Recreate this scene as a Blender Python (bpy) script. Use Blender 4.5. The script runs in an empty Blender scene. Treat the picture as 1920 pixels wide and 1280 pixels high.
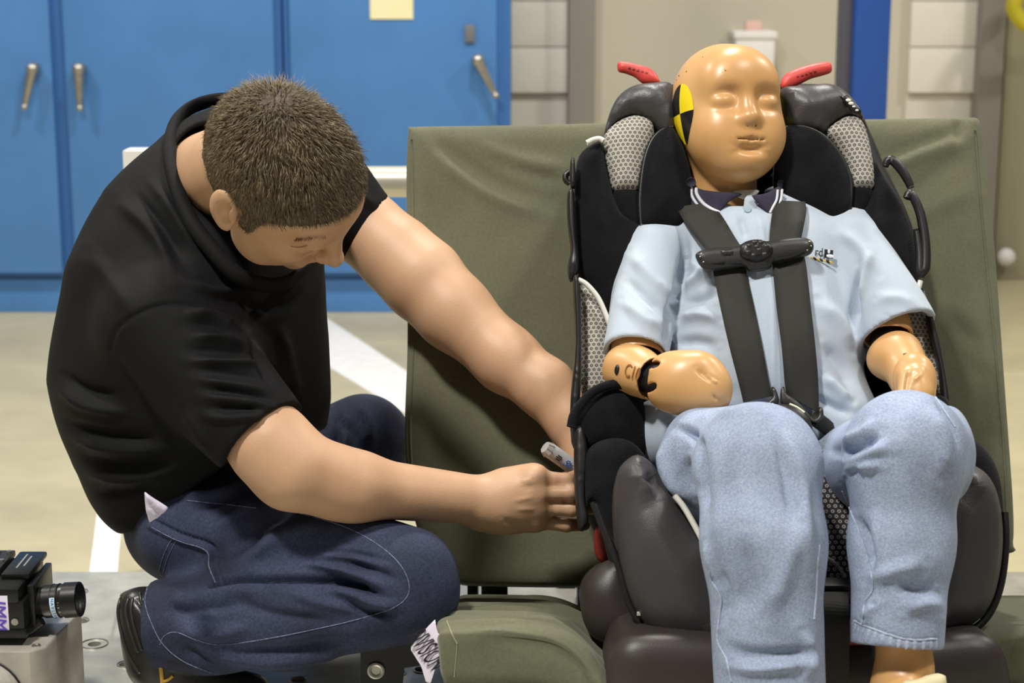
import bpy, bmesh, math, random
import numpy as np
from mathutils import Vector, Matrix, geometry
from mathutils.bvhtree import BVHTree

# ------------------------------------------------------------------ camera, world, lights, exposure
scene = bpy.context.scene
COL = scene.collection
FPX, TH, HC = 3300.0, math.radians(12), 1.18
CT, ST = math.cos(TH), math.sin(TH)
cam_d = bpy.data.cameras.new('camera'); cam = bpy.data.objects.new('camera', cam_d); COL.objects.link(cam)
cam.location = (0, 0, HC); cam.rotation_euler = (math.pi / 2 - TH, 0, 0)
cam_d.sensor_width = 36; cam_d.lens = 36 * FPX / 1920; cam_d.clip_start = 0.05
cam_d.dof.use_dof = True; cam_d.dof.focus_distance = 2.15; cam_d.dof.aperture_fstop = 7.0
scene.camera = cam
world = bpy.data.worlds.new('hall_ambient'); scene.world = world; world.use_nodes = True
bg = world.node_tree.nodes['Background']; bg.inputs[0].default_value = (1.0, .97, .92, 1); bg.inputs[1].default_value = .19

def ceiling_lamp(x, y, z, sx, sy, watts, col=(1, .965, .9)):
    l = bpy.data.lights.new('high_bay_lamp', 'AREA'); l.shape = 'RECTANGLE'; l.size = sx; l.size_y = sy
    l.energy = watts; l.color = col
    o = bpy.data.objects.new('high_bay_lamp', l); o.location = (x, y, z); COL.objects.link(o); return o
for x, y, w in ((-1.3, .6, 300), (1.7, .9, 110), (-3.2, 3.8, 150), (.3, 4.0, 175), (3.6, 3.8, 165)):
    ceiling_lamp(x, y, 4.2, .4, .4, w)
vs = scene.view_settings
vs.view_transform = 'Standard'; vs.look = 'None'; vs.gamma = 1; vs.use_curve_mapping = False; vs.exposure = -0.64

# ------------------------------------------------------------------ helpers: projection and frames
def P(px, py, Y):
    a = (px - 960) / FPX; b = (640 - py) / FPX
    d = Vector((a, CT + b * ST, -ST + b * CT))
    return Vector((0, 0, HC)) + d * (Y / d.y)
def ray(px, py):
    a = (px - 960) / FPX; b = (640 - py) / FPX
    return Vector((a, CT + b * ST, -ST + b * CT)).normalized()
def proj(V):
    V = np.asarray(V, float); x, y, z = V[:, 0], V[:, 1], V[:, 2] - HC
    zc = y * CT - z * ST; yc = y * ST + z * CT
    return np.stack([960 + FPX * x / zc, 640 - FPX * yc / zc], 1)
CAMP = Vector((0, 0, HC))
class Frame:
    def __init__(s, o, u, v):
        s.o = Vector(o); s.u = Vector(u).normalized(); s.v = Vector(v).normalized(); s.w = s.u.cross(s.v).normalized()
        s.v = s.w.cross(s.u)
        s.m = Matrix.Translation(s.o) @ Matrix((s.u, s.v, s.w)).transposed().to_4x4()
    def hit(s, px, py):
        d = ray(px, py); t = (s.o - CAMP).dot(s.w) / d.dot(s.w); return CAMP + d * t
    def px(s, px, py):
        q = s.hit(px, py) - s.o; return (q.dot(s.u), q.dot(s.v))
    def at(s, u, v, w=0): return s.o + s.u * u + s.v * v + s.w * w
BT = Vector((0, .415, .910)).normalized()
BN = Vector((1, 0, 0)).cross(BT)
def FK(k): return Frame(Vector((0, 2.247, .41)) + BN * k, (1, 0, 0), BT)
def FV(Y, py=900, tilt=0, yaw=0):
    t = math.radians(tilt); ya = math.radians(yaw)
    return Frame(P(960, py, Y), (math.cos(ya), math.sin(ya), 0), (0, math.sin(t), math.cos(t)))
def D(px, py, k): return FK(k).hit(px, py)

# ------------------------------------------------------------------ helpers: materials
def lin(c):
    if isinstance(c, str):
        c = c.lstrip('#'); c = [int(c[i:i + 2], 16) / 255 for i in (0, 2, 4)]
    return tuple(((x / 12.92) if x <= .04045 else ((x + .055) / 1.055) ** 2.4) for x in c)
MATS = {}
def mat(name, base, rough=.6, metal=0., var=0., vscale=20., vcol=None, bump=0., bscale=200., sub=0., spec=.5, coat=0., sheen=0., det=4, stretch=(1, 1, 1), var2=None):
    if name in MATS: return MATS[name]
    m = bpy.data.materials.new(name); m.use_nodes = True; MATS[name] = m
    nt = m.node_tree; N = nt.nodes; L = nt.links; b = N['Principled BSDF']
    base = lin(base); b.inputs['Base Color'].default_value = (*base, 1)
    b.inputs['Roughness'].default_value = rough; b.inputs['Metallic'].default_value = metal
    b.inputs['Specular IOR Level'].default_value = spec; b.inputs['Coat Weight'].default_value = coat
    b.inputs['Sheen Weight'].default_value = sheen
    if sub: b.inputs['Subsurface Weight'].default_value = sub; b.inputs['Subsurface Radius'].default_value = (.012, .004, .002); b.inputs['Subsurface Scale'].default_value = .6
    if var or bump:
        tc = N.new('ShaderNodeTexCoord'); mp = N.new('ShaderNodeMapping'); mp.inputs['Scale'].default_value = stretch
        L.new(tc.outputs['Object'], mp.inputs['Vector'])
    cur = None
    if var:
        n = N.new('ShaderNodeTexNoise'); n.inputs['Scale'].default_value = vscale; n.inputs['Detail'].default_value = det
        L.new(mp.outputs[0], n.inputs['Vector'])
        r = N.new('ShaderNodeMapRange'); r.inputs['From Min'].default_value = .3; r.inputs['From Max'].default_value = .7
        L.new(n.outputs['Fac'], r.inputs['Value'])
        mx = N.new('ShaderNodeMix'); mx.data_type = 'RGBA'
        c2 = lin(vcol) if vcol else tuple(min(1, c * (1 + var)) for c in base)
        c1 = base if vcol else tuple(c * (1 - var) for c in base)
        mx.inputs['A'].default_value = (*c1, 1); mx.inputs['B'].default_value = (*c2, 1)
        if vcol:
            mu = N.new('ShaderNodeMath'); mu.operation = 'MULTIPLY'; mu.inputs[1].default_value = var; L.new(r.outputs[0], mu.inputs[0]); L.new(mu.outputs[0], mx.inputs['Factor'])
        else: L.new(r.outputs[0], mx.inputs['Factor'])
        cur = mx.outputs['Result']
        if var2:
            n2 = N.new('ShaderNodeTexNoise'); n2.inputs['Scale'].default_value = var2[0]; n2.inputs['Detail'].default_value = 2
            L.new(mp.outputs[0], n2.inputs['Vector'])
            r2 = N.new('ShaderNodeMapRange'); r2.inputs['From Min'].default_value = .35; r2.inputs['From Max'].default_value = .65
            r2.inputs['To Min'].default_value = 1 - var2[1]; r2.inputs['To Max'].default_value = 1 + var2[1]
            L.new(n2.outputs['Fac'], r2.inputs['Value'])
            vm = N.new('ShaderNodeVectorMath'); vm.operation = 'SCALE'; L.new(cur, vm.inputs[0]); L.new(r2.outputs[0], vm.inputs['Scale']); cur = vm.outputs[0]
        L.new(cur, b.inputs['Base Color'])
    if bump:
        n = N.new('ShaderNodeTexNoise'); n.inputs['Scale'].default_value = bscale; n.inputs['Detail'].default_value = 3
        L.new(mp.outputs[0], n.inputs['Vector'])
        bp = N.new('ShaderNodeBump'); bp.inputs['Strength'].default_value = bump; bp.inputs['Distance'].default_value = .002
        L.new(n.outputs['Fac'], bp.inputs['Height']); L.new(bp.outputs[0], b.inputs['Normal'])
    return m
def mesh_fabric(name, light, dark, pitch):
    m = bpy.data.materials.new(name); m.use_nodes = True; MATS[name] = m
    nt = m.node_tree; N = nt.nodes; L = nt.links; b = N['Principled BSDF']; b.inputs['Roughness'].default_value = .85
    tc = N.new('ShaderNodeTexCoord'); outs = []
    k = 2 * math.pi / (pitch * .866)
    for a in (90, 210, 330):
        d = N.new('ShaderNodeVectorMath'); d.operation = 'DOT_PRODUCT'; d.inputs[1].default_value = (k * math.cos(math.radians(a)), k * math.sin(math.radians(a)), 0)
        L.new(tc.outputs['Object'], d.inputs[0])
        c = N.new('ShaderNodeMath'); c.operation = 'COSINE'; L.new(d.outputs['Value'], c.inputs[0]); outs.append(c.outputs[0])
    a1 = N.new('ShaderNodeMath'); L.new(outs[0], a1.inputs[0]); L.new(outs[1], a1.inputs[1])
    a2 = N.new('ShaderNodeMath'); L.new(a1.outputs[0], a2.inputs[0]); L.new(outs[2], a2.inputs[1])
    r = N.new('ShaderNodeMapRange'); r.inputs['From Min'].default_value = -.1; r.inputs['From Max'].default_value = 1.0; L.new(a2.outputs[0], r.inputs['Value'])
    r2 = N.new('ShaderNodeMapRange'); r2.inputs['From Min'].default_value = 2.0; r2.inputs['From Max'].default_value = 2.8; L.new(a2.outputs[0], r2.inputs['Value'])
    su = N.new('ShaderNodeMath'); su.operation = 'SUBTRACT'; L.new(r.outputs[0], su.inputs[0]); L.new(r2.outputs[0], su.inputs[1])
    mx = N.new('ShaderNodeMix'); mx.data_type = 'RGBA'; mx.inputs['A'].default_value = (*lin(light), 1); mx.inputs['B'].default_value = (*lin(dark), 1)
    L.new(su.outputs[0], mx.inputs['Factor']); L.new(mx.outputs['Result'], b.inputs['Base Color'])
    bp = N.new('ShaderNodeBump'); bp.invert = True; bp.inputs['Strength'].default_value = .4; bp.inputs['Distance'].default_value = .001
    L.new(su.outputs[0], bp.inputs['Height']); L.new(bp.outputs[0], b.inputs['Normal'])
    return m

M_canvas = mat('green_canvas', '#60614a', .9, var=.12, vscale=9, bump=.25, bscale=900, var2=(260, .07), sheen=.15)
M_plush = mat('black_plush', '#121215', .95, var=.35, vscale=30, bump=.5, bscale=500, sheen=.05, spec=.15)
M_leather = mat('charcoal_leatherette', '#3d3b3c', .42, var=.12, vscale=12, bump=.15, bscale=500)
M_plastic = mat('black_plastic', '#1b1a1b', .38, bump=.08, bscale=900)
M_base = mat('grey_base_plastic', '#37312f', .45, bump=.1, bscale=800)
M_strap = mat('black_webbing', '#26251f', .75, var=.2, vscale=500, bump=.3, bscale=600, stretch=(3, 1, 1))
M_clip = mat('clip_plastic', '#2a2927', .4, bump=.05, bscale=600)
M_white = mat('white_piping', '#d8d6cc', .6)
M_red = mat('red_plastic', '#cf453f', .45, bump=.05, bscale=500)
M_reddark = mat('dark_red_plastic', '#8a2a20', .5)
M_mesh = mesh_fabric('mesh_fabric', '#b3aea4', '#2e2a28', .0062)
M_mesh2 = mesh_fabric('seat_mesh_fabric', '#17161a', '#8d8886', .0075)
M_skin = mat('skin', '#c7a07f', .52, var=.55, vscale=12, vcol='#b68a68', bump=.12, bscale=420, sub=.06, det=6)
M_vinyl = mat('dummy_vinyl', '#d2a46c', .36, var=.45, vscale=11, vcol='#bd8850', sub=.1, spec=.55, det=5)
M_polo = mat('pale_blue_pique', '#b3bfcc', .9, var=.05, vscale=10, bump=.3, bscale=1100, sheen=.2)
M_navy = mat('navy_rib', '#332f42', .9, bump=.3, bscale=900)
M_stripe = mat('white_stripe_knit', '#dcdfe6', .9)
M_ljean = mat('light_denim', '#8290ad', .9, var=.7, vscale=400, vcol='#acb6c6', bump=.45, bscale=800, var2=(14, .14), det=3)
M_ljean2 = mat('light_denim_seam', '#a9b4c9', .9, var=.2, vscale=300, bump=.4, bscale=800)
M_djean = mat('dark_denim', '#21273e', .9, var=.55, vscale=330, vcol='#3d465f', bump=.4, bscale=900, var2=(11, .42), det=3)
M_dstitch = mat('denim_stitching', '#6b7390', .9, var=.6, vscale=300)
M_tee = mat('black_jersey', '#08080a', .78, var=.3, vscale=14, bump=.25, bscale=900, spec=.25)
M_under = mat('lilac_undershirt', '#cfc8dc', .9, bump=.2, bscale=700)
M_hair = mat('brown_hair', '#42372a', .6, var=.45, vscale=60, vcol='#5d5040', spec=.3)
M_hairstrand = mat('hair_strands', '#63553f', .42, var=.8, vscale=120, vcol='#978768', spec=.5)
M_shoe = mat('black_shoe_leather', '#201f1c', .35, bump=.1, bscale=300)
M_sole = mat('black_rubber_sole', '#25241f', .5, bump=.2, bscale=300)
M_gold = mat('gold_trim', '#c39a3a', .45)
M_steel = mat('brushed_steel', '#b6b2a8', .35, metal=.9, var=.15, vscale=60)
M_alu = mat('milled_aluminium', '#c4c2b6', .38, metal=.55, var=.18, vscale=18, bump=.05, bscale=300)
M_alub = mat('polished_aluminium', '#c0bbaf', .3, metal=.45, var=.2, vscale=25, bump=.05, bscale=200)
M_cblack = mat('camera_black', '#131312', .33, bump=.05, bscale=900)
M_lens = mat('lens_glass', '#08080c', .08, coat=.5)
M_paper = mat('white_paper', '#e6def0', .8)
M_ink = mat('black_ink', '#141216', .8)
M_purple = mat('purple_ink', '#5a45b8', .7)
M_blueink = mat('blue_ink', '#2f6fc0', .7)
M_yellow = mat('yellow_sticker', '#f2d81a', .4)
M_blk = mat('black_sticker', '#141412', .35)
M_cab = mat('blue_cabinet_paint', '#4a7fbd', .45, var=.06, vscale=5)
M_cabd = mat('blue_cabinet_frame', '#356aab', .5)
M_blackm = mat('black_steel', '#111113', .5)
M_floor = mat('concrete_floor', '#b8ae8d', .35, var=.1, vscale=2.2, bump=.03, bscale=20, var2=(9, .05))
M_wall = mat('beige_wall', '#bdb7a5', .75, var=.02, vscale=3)
M_block = mat('white_block', '#d9d4c8', .8, var=.04, vscale=8)
M_col = mat('grey_column', '#8b877e', .6, var=.04, vscale=4)
M_wtape = mat('white_floor_paint', '#e6e4e2', .6, var=.06, vscale=25)
M_post = mat('blue_post', '#254f9e', .45, var=.05, vscale=6)
M_postd = mat('grey_post_side', '#55535c', .5)
M_note = mat('cream_note', '#ece2a8', .8, var=.6, vscale=9, vcol='#efe9d2')
M_pwhite = mat('white_enamel', '#e2e0da', .5)

# ------------------------------------------------------------------ helpers: objects
def tag(o, label=None, cat=None, group=None, kind=None):
    if label: o['label'] = label
    if cat: o['category'] = cat
    if group: o['group'] = group
    if kind: o['kind'] = kind
    return o
def empty(name, loc=(0, 0, 0)):
    o = bpy.data.objects.new(name, None); o.location = loc; COL.objects.link(o); o.empty_display_size = .05; return o
def link(name, me, m, parent=None, mw=None, smooth=True):
    o = bpy.data.objects.new(name, me); COL.objects.link(o)
    if m is not None and not me.materials: me.materials.append(m)
    if smooth: me.shade_smooth()
    o.matrix_world = mw if mw is not None else Matrix()
    if parent is not None:
        o.parent = parent
        o.matrix_parent_inverse = Matrix.Translation(parent.location).inverted() if parent.type == 'EMPTY' else parent.matrix_world.inverted()
    return o
def from_np(name, V, F, m, parent=None, mw=None, smooth=True):
    me = bpy.data.meshes.new(name); me.from_pydata([tuple(map(float, v)) for v in V] if not isinstance(V, np.ndarray) else V.tolist(), [], F.tolist() if isinstance(F, np.ndarray) else F)
    me.update(); return link(name, me, m, parent, mw, smooth)
class MB:
    def __init__(s): s.bm = bmesh.new()
    def box(s, c, size, bev=0., rot=None, seg=2):
        r = bmesh.ops.create_cube(s.bm, size=1.0); vs_ = r['verts']
        M = Matrix.Translation(Vector(c)) @ (rot.to_4x4() if rot is not None else Matrix()) @ Matrix.Diagonal((*size, 1))
        bmesh.ops.transform(s.bm, matrix=M, verts=vs_)
        if bev:
            es = list({e for v in vs_ for e in v.link_edges})
            bmesh.ops.bevel(s.bm, geom=es, offset=bev, segments=seg, profile=.6, affect='EDGES')
        return s
    def cyl(s, a, b, r1, r2=None, seg=24, caps=True):
        a = Vector(a); b = Vector(b); d = b - a; r2 = r1 if r2 is None else r2
        q = d.to_track_quat('Z', 'Y').to_matrix().to_4x4()
        bmesh.ops.create_cone(s.bm, cap_ends=caps, segments=seg, radius1=r1, radius2=r2, depth=d.length, matrix=Matrix.Translation((a + b) / 2) @ q)
        return s
    def sphere(s, c, r, seg=16, scale=(1, 1, 1)):
        bmesh.ops.create_uvsphere(s.bm, u_segments=seg, v_segments=seg // 2, radius=r, matrix=Matrix.Translation(Vector(c)) @ Matrix.Diagonal((*scale, 1))); return s
    def torus(s, c, R, r, axis=(0, 0, 1), seg=32, sg=10):
        q = Vector(axis).to_track_quat('Z', 'Y').to_matrix()
        rows = []
        for i in range(seg):
            a = 2 * math.pi * i / seg; row = []
            for j in range(sg):
                b = 2 * math.pi * j / sg
                row.append(s.bm.verts.new(Vector(c) + q @ Vector(((R + r * math.cos(b)) * math.cos(a), (R + r * math.cos(b)) * math.sin(a), r * math.sin(b)))))
            rows.append(row)
        for i in range(seg):
            for j in range(sg): s.bm.faces.new((rows[i][j], rows[(i + 1) % seg][j], rows[(i + 1) % seg][(j + 1) % sg], rows[i][(j + 1) % sg]))
        return s
    def prism(s, pts, z0, z1, bev=0.):
        lo = [s.bm.verts.new((x, y, z0)) for x, y in pts]; hi = [s.bm.verts.new((x, y, z1)) for x, y in pts]; n = len(pts)
        fs = [s.bm.faces.new(hi), s.bm.faces.new(lo[::-1])]
        for i in range(n): fs.append(s.bm.faces.new((lo[i], lo[(i + 1) % n], hi[(i + 1) % n], hi[i])))
        if bev:
            es = list({e for f in fs[:2] for e in f.edges}); bmesh.ops.bevel(s.bm, geom=es, offset=bev, segments=2, profile=.6, affect='EDGES')
        return s
    def build(s, name, m, parent=None, mw=None, smooth=True, angle=40):
        me = bpy.data.meshes.new(name); bmesh.ops.recalc_face_normals(s.bm, faces=s.bm.faces[:]); s.bm.to_mesh(me); s.bm.free()
        o = link(name, me, m, parent, mw, False)
        if smooth: me.shade_smooth(); me.set_sharp_from_angle(angle=math.radians(angle))
        return o
def catmull(pts, n=8, closed=False):
    p = [np.asarray(q, float) for q in pts]; out = []; N = len(p)
    rng = range(N) if closed else range(N - 1)
    for i in rng:
        if closed: a, b, c, d = p[i - 1], p[i], p[(i + 1) % N], p[(i + 2) % N]
        else: a, b, c, d = p[max(i - 1, 0)], p[i], p[i + 1], p[min(i + 2, N - 1)]
        for k in range(n):
            t = k / n; out.append(.5 * ((2 * b) + (c - a) * t + (2 * a - 5 * b + 4 * c - d) * t * t + (3 * b - a - 3 * c + d) * t ** 3))
    if not closed: out.append(p[-1])
    return np.array(out)
def tube(name, pts, r, m, parent=None, n=6, closed=False, seg=8, rad=None, sm=True, flat=None):
    """swept tube; flat=(normal dir, squash) squashes the section along a direction"""
    Q = catmull(pts, n, closed) if sm else np.array([np.asarray(p, float) for p in pts]); K = len(Q)
    V = []; F = []; up = Vector((.13, .3, 1)).normalized(); prev = None
    for i in range(K):
        t = Vector(Q[(i + 1) % K] - Q[i - 1]) if closed else Vector(Q[min(i + 1, K - 1)] - Q[max(i - 1, 0)])
        if t.length < 1e-9: t = Vector((0, 0, 1))
        t.normalize()
        a = (prev - t * prev.dot(t)) if prev is not None else up - t * up.dot(t)
        a.normalize(); prev = a; b = t.cross(a)
        rr = r if rad is None else np.interp(i / (K - 1), np.linspace(0, 1, len(rad)), rad)
        for j in range(seg):
            g = 2 * math.pi * j / seg; o = a * math.cos(g) * rr + b * math.sin(g) * rr
            if flat: fn = Vector(flat[0]).normalized(); o = o - fn * o.dot(fn) * (1 - flat[1])
            V.append(tuple(Vector(Q[i]) + o))
    for i in range(K if closed else K - 1):
        for j in range(seg):
            i2 = (i + 1) % K; F.append((i * seg + j, i2 * seg + j, i2 * seg + (j + 1) % seg, i * seg + (j + 1) % seg))
    if not closed: F.append(tuple(range(seg))[::-1]); F.append(tuple((K - 1) * seg + j for j in range(seg)))
    return from_np(name, V, F, m, parent)

def poly_dist(Pq, poly):
    """signed distance (positive inside) of points to a closed polygon"""
    d = np.full(len(Pq), 1e9); ins = np.zeros(len(Pq), bool); n = len(poly)
    for i in range(n):
        a = poly[i]; b = poly[(i + 1) % n]; e = b - a; w = Pq - a
        t = np.clip((w @ e) / max(e @ e, 1e-12), 0, 1); q = w - t[:, None] * e; d = np.minimum(d, (q * q).sum(1))
        c = (a[1] > Pq[:, 1]) != (b[1] > Pq[:, 1])
        with np.errstate(divide='ignore', invalid='ignore'):
            xx = (b[0] - a[0]) * (Pq[:, 1] - a[1]) / (b[1] - a[1]) + a[0]
        ins ^= c & (Pq[:, 0] < xx)
    d = np.sqrt(d); return np.where(ins, d, -d)
def pillow(name, fr, pts, m, parent=None, Tf=.03, Tb=.03, r=.03, h=.009, wc=None, curve=None, flatback=True, n=6, local=False, pw=2.0, smooth_pts=True, bump=None, uvpts=None):
    """padded solid whose outline lies in frame fr: domed front of height Tf over an edge radius r, straight back of depth Tb"""
    if uvpts is not None: poly = np.array(uvpts, float)
    else: poly = np.array([fr.px(*p) for p in pts])
    if smooth_pts: poly = catmull(poly, n, True)
    # resample
    seg = np.linalg.norm(np.roll(poly, -1, 0) - poly, axis=1); L = seg.sum(); cnt = max(24, int(L / (h * .8)))
    cum = np.concatenate([[0], np.cumsum(seg)]); tt = np.linspace(0, L, cnt, endpoint=False)
    pc = np.vstack([poly, poly[:1]]); B = np.stack([np.interp(tt, cum, pc[:, k]) for k in (0, 1)], 1)
    lo, hi = B.min(0), B.max(0)
    gx, gy = np.meshgrid(np.arange(lo[0], hi[0], h), np.arange(lo[1], hi[1], h * .87)); gx = gx.copy(); gx[1::2] += h / 2
    G = np.stack([gx.ravel(), gy.ravel()], 1); dg = poly_dist(G, B); G = G[dg > max(r * .55, h * .6) if r > h else dg > h * .6]
    tan = np.roll(B, -1, 0) - np.roll(B, 1, 0); tan /= np.linalg.norm(tan, axis=1)[:, None] + 1e-12
    area = .5 * np.sum(B[:, 0] * np.roll(B[:, 1], -1) - np.roll(B[:, 0], -1) * B[:, 1])
    nin = np.stack([-tan[:, 1], tan[:, 0]], 1) * (1 if area > 0 else -1)
    pts2 = [B]
    for q in (.04, .15, .33):
        R_ = B + nin * r * q; dd = poly_dist(R_, B); pts2.append(R_[dd > r * q * .9])
    A = np.vstack(pts2 + [G]); nb = len(B)
    res = geometry.delaunay_2d_cdt([Vector(p) for p in A], [(i, (i + 1) % nb) for i in range(nb)], [], 1, 1e-6)
    V2 = np.array([tuple(v) for v in res[0]]); F2 = res[2]
    dd = np.maximum(poly_dist(V2, B), 0); rim = dd < 1e-5
    e = (1 - (1 - np.clip(dd / r, 0, 1)) ** pw) ** (1 / pw)
    c0 = curve(V2[:, 0], V2[:, 1]) if curve else np.zeros(len(V2))
    top = c0 + Tf * e
    if bump: top = top + bump(V2[:, 0], V2[:, 1]) * e
    bot = c0 - (Tb * np.clip(dd / .006, 0, 1) if flatback else Tb * e)
    V = [(x, y, z) for (x, y), z in zip(V2, top)]; idx = np.arange(len(V2)); k = len(V)
    for i in range(len(V2)):
        if not rim[i]: idx[i] = k; V.append((V2[i, 0], V2[i, 1], bot[i])); k += 1
    F = [tuple(f) for f in F2]
    def ccw(f):
        a, b, c = V2[f[0]], V2[f[1]], V2[f[2]]; return (b[0] - a[0]) * (c[1] - a[1]) - (b[1] - a[1]) * (c[0] - a[0]) > 0
    F = [f if ccw(f) else f[::-1] for f in F]
    F += [tuple(int(idx[i]) for i in f[::-1]) for f in F]
    F = [f for f in F if len(set(f)) == len(f)]
    return from_np(name, V, F, m, parent, fr.m)

# ------------------------------------------------------------------ helpers: implicit solids
def vf(v): return np.array(v, np.float32)
class Rc:      # tapered round limb; flat end at b when cut
    def __init__(s, a, b, r1, r2=None, k=.02, op='u', cut=False, cuta=False):
        s.a = vf(a); s.b = vf(b); s.r1 = r1; s.r2 = r1 if r2 is None else r2; s.k = k; s.op = op; s.cut = cut; s.cuta = cuta
        s.c = (s.a + s.b) / 2; s.R = np.linalg.norm(s.b - s.a) / 2 + max(s.r1, s.r2)
    def d(s, p):
        e = s.b - s.a; L2 = float(e @ e) + 1e-12; w = p - s.a; t = np.clip((w @ e) / L2, 0, 1)
        q = w - t[..., None] * e; dd = np.sqrt((q * q).sum(-1)) - (s.r1 + t * (s.r2 - s.r1))
        if s.cut: dd = np.maximum(dd, ((p - s.b) @ e) / math.sqrt(L2))
        if s.cuta: dd = np.maximum(dd, -((p - s.a) @ e) / math.sqrt(L2))
        return dd
class El:      # ellipsoid with axes given by columns of M
    def __init__(s, c, r, M=None, k=.02, op='u'):
        s.c = vf(c); s.r = vf(r); s.M = np.eye(3, dtype=np.float32) if M is None else np.array(M, np.float32); s.k = k; s.op = op; s.R = float(max(r))
    def d(s, p):
        q = (p - s.c) @ s.M; k0 = np.sqrt(((q / s.r) ** 2).sum(-1)); k1 = np.sqrt(((q / (s.r * s.r)) ** 2).sum(-1)) + 1e-9
        return k0 * (k0 - 1) / k1
class Pl:      # half space cut: keeps the side where (p-o).n < 0
    def __init__(s, o, n, k=.005, op='i'):
        s.o = vf(o); n = vf(n); s.n = n / np.linalg.norm(n); s.k = k; s.op = op; s.c = None
    def d(s, p): return (p - s.o) @ s.n
class Fn:
    def __init__(s, f, k=.005, op='i'): s.f = f; s.k = k; s.op = op; s.c = None
    def d(s, p): return s.f(p)
def sdf_eval(prims, p, ctr=None, hd=0.):
    acc = np.full(p.shape[:-1], .2, np.float32)
    for q in prims:
        if ctr is not None and q.c is not None and np.linalg.norm(ctr - q.c) - q.R > hd + q.k + .03: continue
        d = q.d(p).astype(np.float32)
        if q.op == 's': d = -d
        k = q.k
        if q.op == 'u':
            h = np.maximum(k - np.abs(acc - d), 0) / k; acc = np.minimum(acc, d) - h * h * k * .25
        else:
            h = np.maximum(k - np.abs(acc - d), 0) / k; acc = np.maximum(acc, d) + h * h * k * .25
    return acc
def sdf_mesh(prims, h=.003, n=20):
    cs = [q for q in prims if q.c is not None and q.op == 'u']
    lo = np.min([q.c - q.R for q in cs], 0) - .02; hi = np.max([q.c + q.R for q in cs], 0) + .02
    nc = np.ceil((hi - lo) / (n * h)).astype(int); gs = nc * n + 2
    ids = []; vts = []; quads = []; S = np.array([gs[1] * gs[2], gs[2], 1], np.int64)
    gi, gj, gk = np.meshgrid(np.arange(nc[0]), np.arange(nc[1]), np.arange(nc[2]), indexing='ij')
    C = np.stack([gi.ravel(), gj.ravel(), gk.ravel()], 1)
    ctrs = (lo + (C + .5) * n * h).astype(np.float32); hd = n * h * .87
    val = sdf_eval(prims, ctrs)
    ax = np.arange(n + 1)
    I = np.stack(np.meshgrid(ax, ax, ax, indexing='ij'), -1)
    for ci in np.nonzero(np.abs(val) < hd * 1.35 + .012)[0]:
        base = C[ci] * n; p = (lo + (base + I) * h).astype(np.float32)
        f = sdf_eval(prims, p, ctrs[ci], hd); s = f < 0
        if s.all() or not s.any(): continue
        cc = np.zeros((n, n, n), np.int32); 
        for a in (0, 1):
            for b in (0, 1):
                for c in (0, 1): cc += s[a:n + a, b:n + b, c:n + c]
        act = (cc > 0) & (cc < 8); ix = np.argwhere(act)
        if not len(ix): continue
        sm = np.zeros((len(ix), 3)); ct = np.zeros(len(ix))
        for e0 in range(8):
            o0 = np.array([(e0 >> 2) & 1, (e0 >> 1) & 1, e0 & 1])
            for a in range(3):
                if o0[a]: continue
                o1 = o0.copy(); o1[a] = 1
                f0 = f[tuple((ix + o0).T)]; f1 = f[tuple((ix + o1).T)]; ch = (f0 < 0) != (f1 < 0)
                t = np.where(ch, f0 / np.where(ch, f0 - f1, 1), 0); pt = o0 + (np.eye(3)[a] * t[:, None])
                sm += np.where(ch[:, None], pt, 0); ct += ch
        vts.append(lo + (base + ix + sm / ct[:, None]) * h); ids.append((base + ix) @ S)
        for a in range(3):
            b, c = (a + 1) % 3, (a + 2) % 3
            sl0 = [slice(0, n)] * 3; sl1 = [slice(0, n)] * 3; sl1[a] = slice(1, n + 1)
            s0 = s[tuple(sl0)]; s1 = s[tuple(sl1)]; ch = np.argwhere(s0 != s1)
            if not len(ch): continue
            g = base + ch; ok = (g[:, b] > 0) & (g[:, c] > 0); fl = s0[tuple(ch.T)][ok]; g = g[ok]
            i0 = g @ S; q = np.stack([i0, i0 - S[b], i0 - S[b] - S[c], i0 - S[c]], 1)
            q[~fl] = q[~fl][:, ::-1]; quads.append(q)
    ids = np.concatenate(ids); V = np.concatenate(vts); Q = np.concatenate(quads)
    o = np.argsort(ids); ids = ids[o]; V = V[o]
    J = np.searchsorted(ids, Q); J = np.minimum(J, len(ids) - 1); ok = (ids[J] == Q).all(1)
    J = J[ok]
    vol = np.einsum('ij,ij->i', V[J[:, 0]], np.cross(V[J[:, 1]], V[J[:, 2]]) + np.cross(V[J[:, 2]], V[J[:, 3]])).sum()
    return V, (J if vol > 0 else J[:, ::-1])
def relax(V, F, it=2, lam=.5):
    for _ in range(it):
        S_ = np.zeros_like(V); c = np.zeros(len(V))
        for i in range(4):
            j = (i + 1) % 4
            np.add.at(S_, F[:, i], V[F[:, j]]); np.add.at(c, F[:, i], 1); np.add.at(S_, F[:, j], V[F[:, i]]); np.add.at(c, F[:, j], 1)
        c = np.maximum(c, 1); V = V + lam * (S_ / c[:, None] - V)
    return V
def vnormals(V, F):
    n = np.cross(V[F[:, 2]] - V[F[:, 0]], V[F[:, 3]] - V[F[:, 1]]); N = np.zeros_like(V)
    for i in range(4): np.add.at(N, F[:, i], n)
    return N / (np.linalg.norm(N, axis=1)[:, None] + 1e-12)
def line_dist(q, pl):
    d = np.full(len(q), 1e9)
    for a, b in zip(pl[:-1], pl[1:]):
        e = b - a; w = q - a; t = np.clip((w @ e) / max(e @ e, 1e-9), 0, 1); r = w - t[:, None] * e; d = np.minimum(d, (r * r).sum(1))
    return np.sqrt(d)
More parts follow.
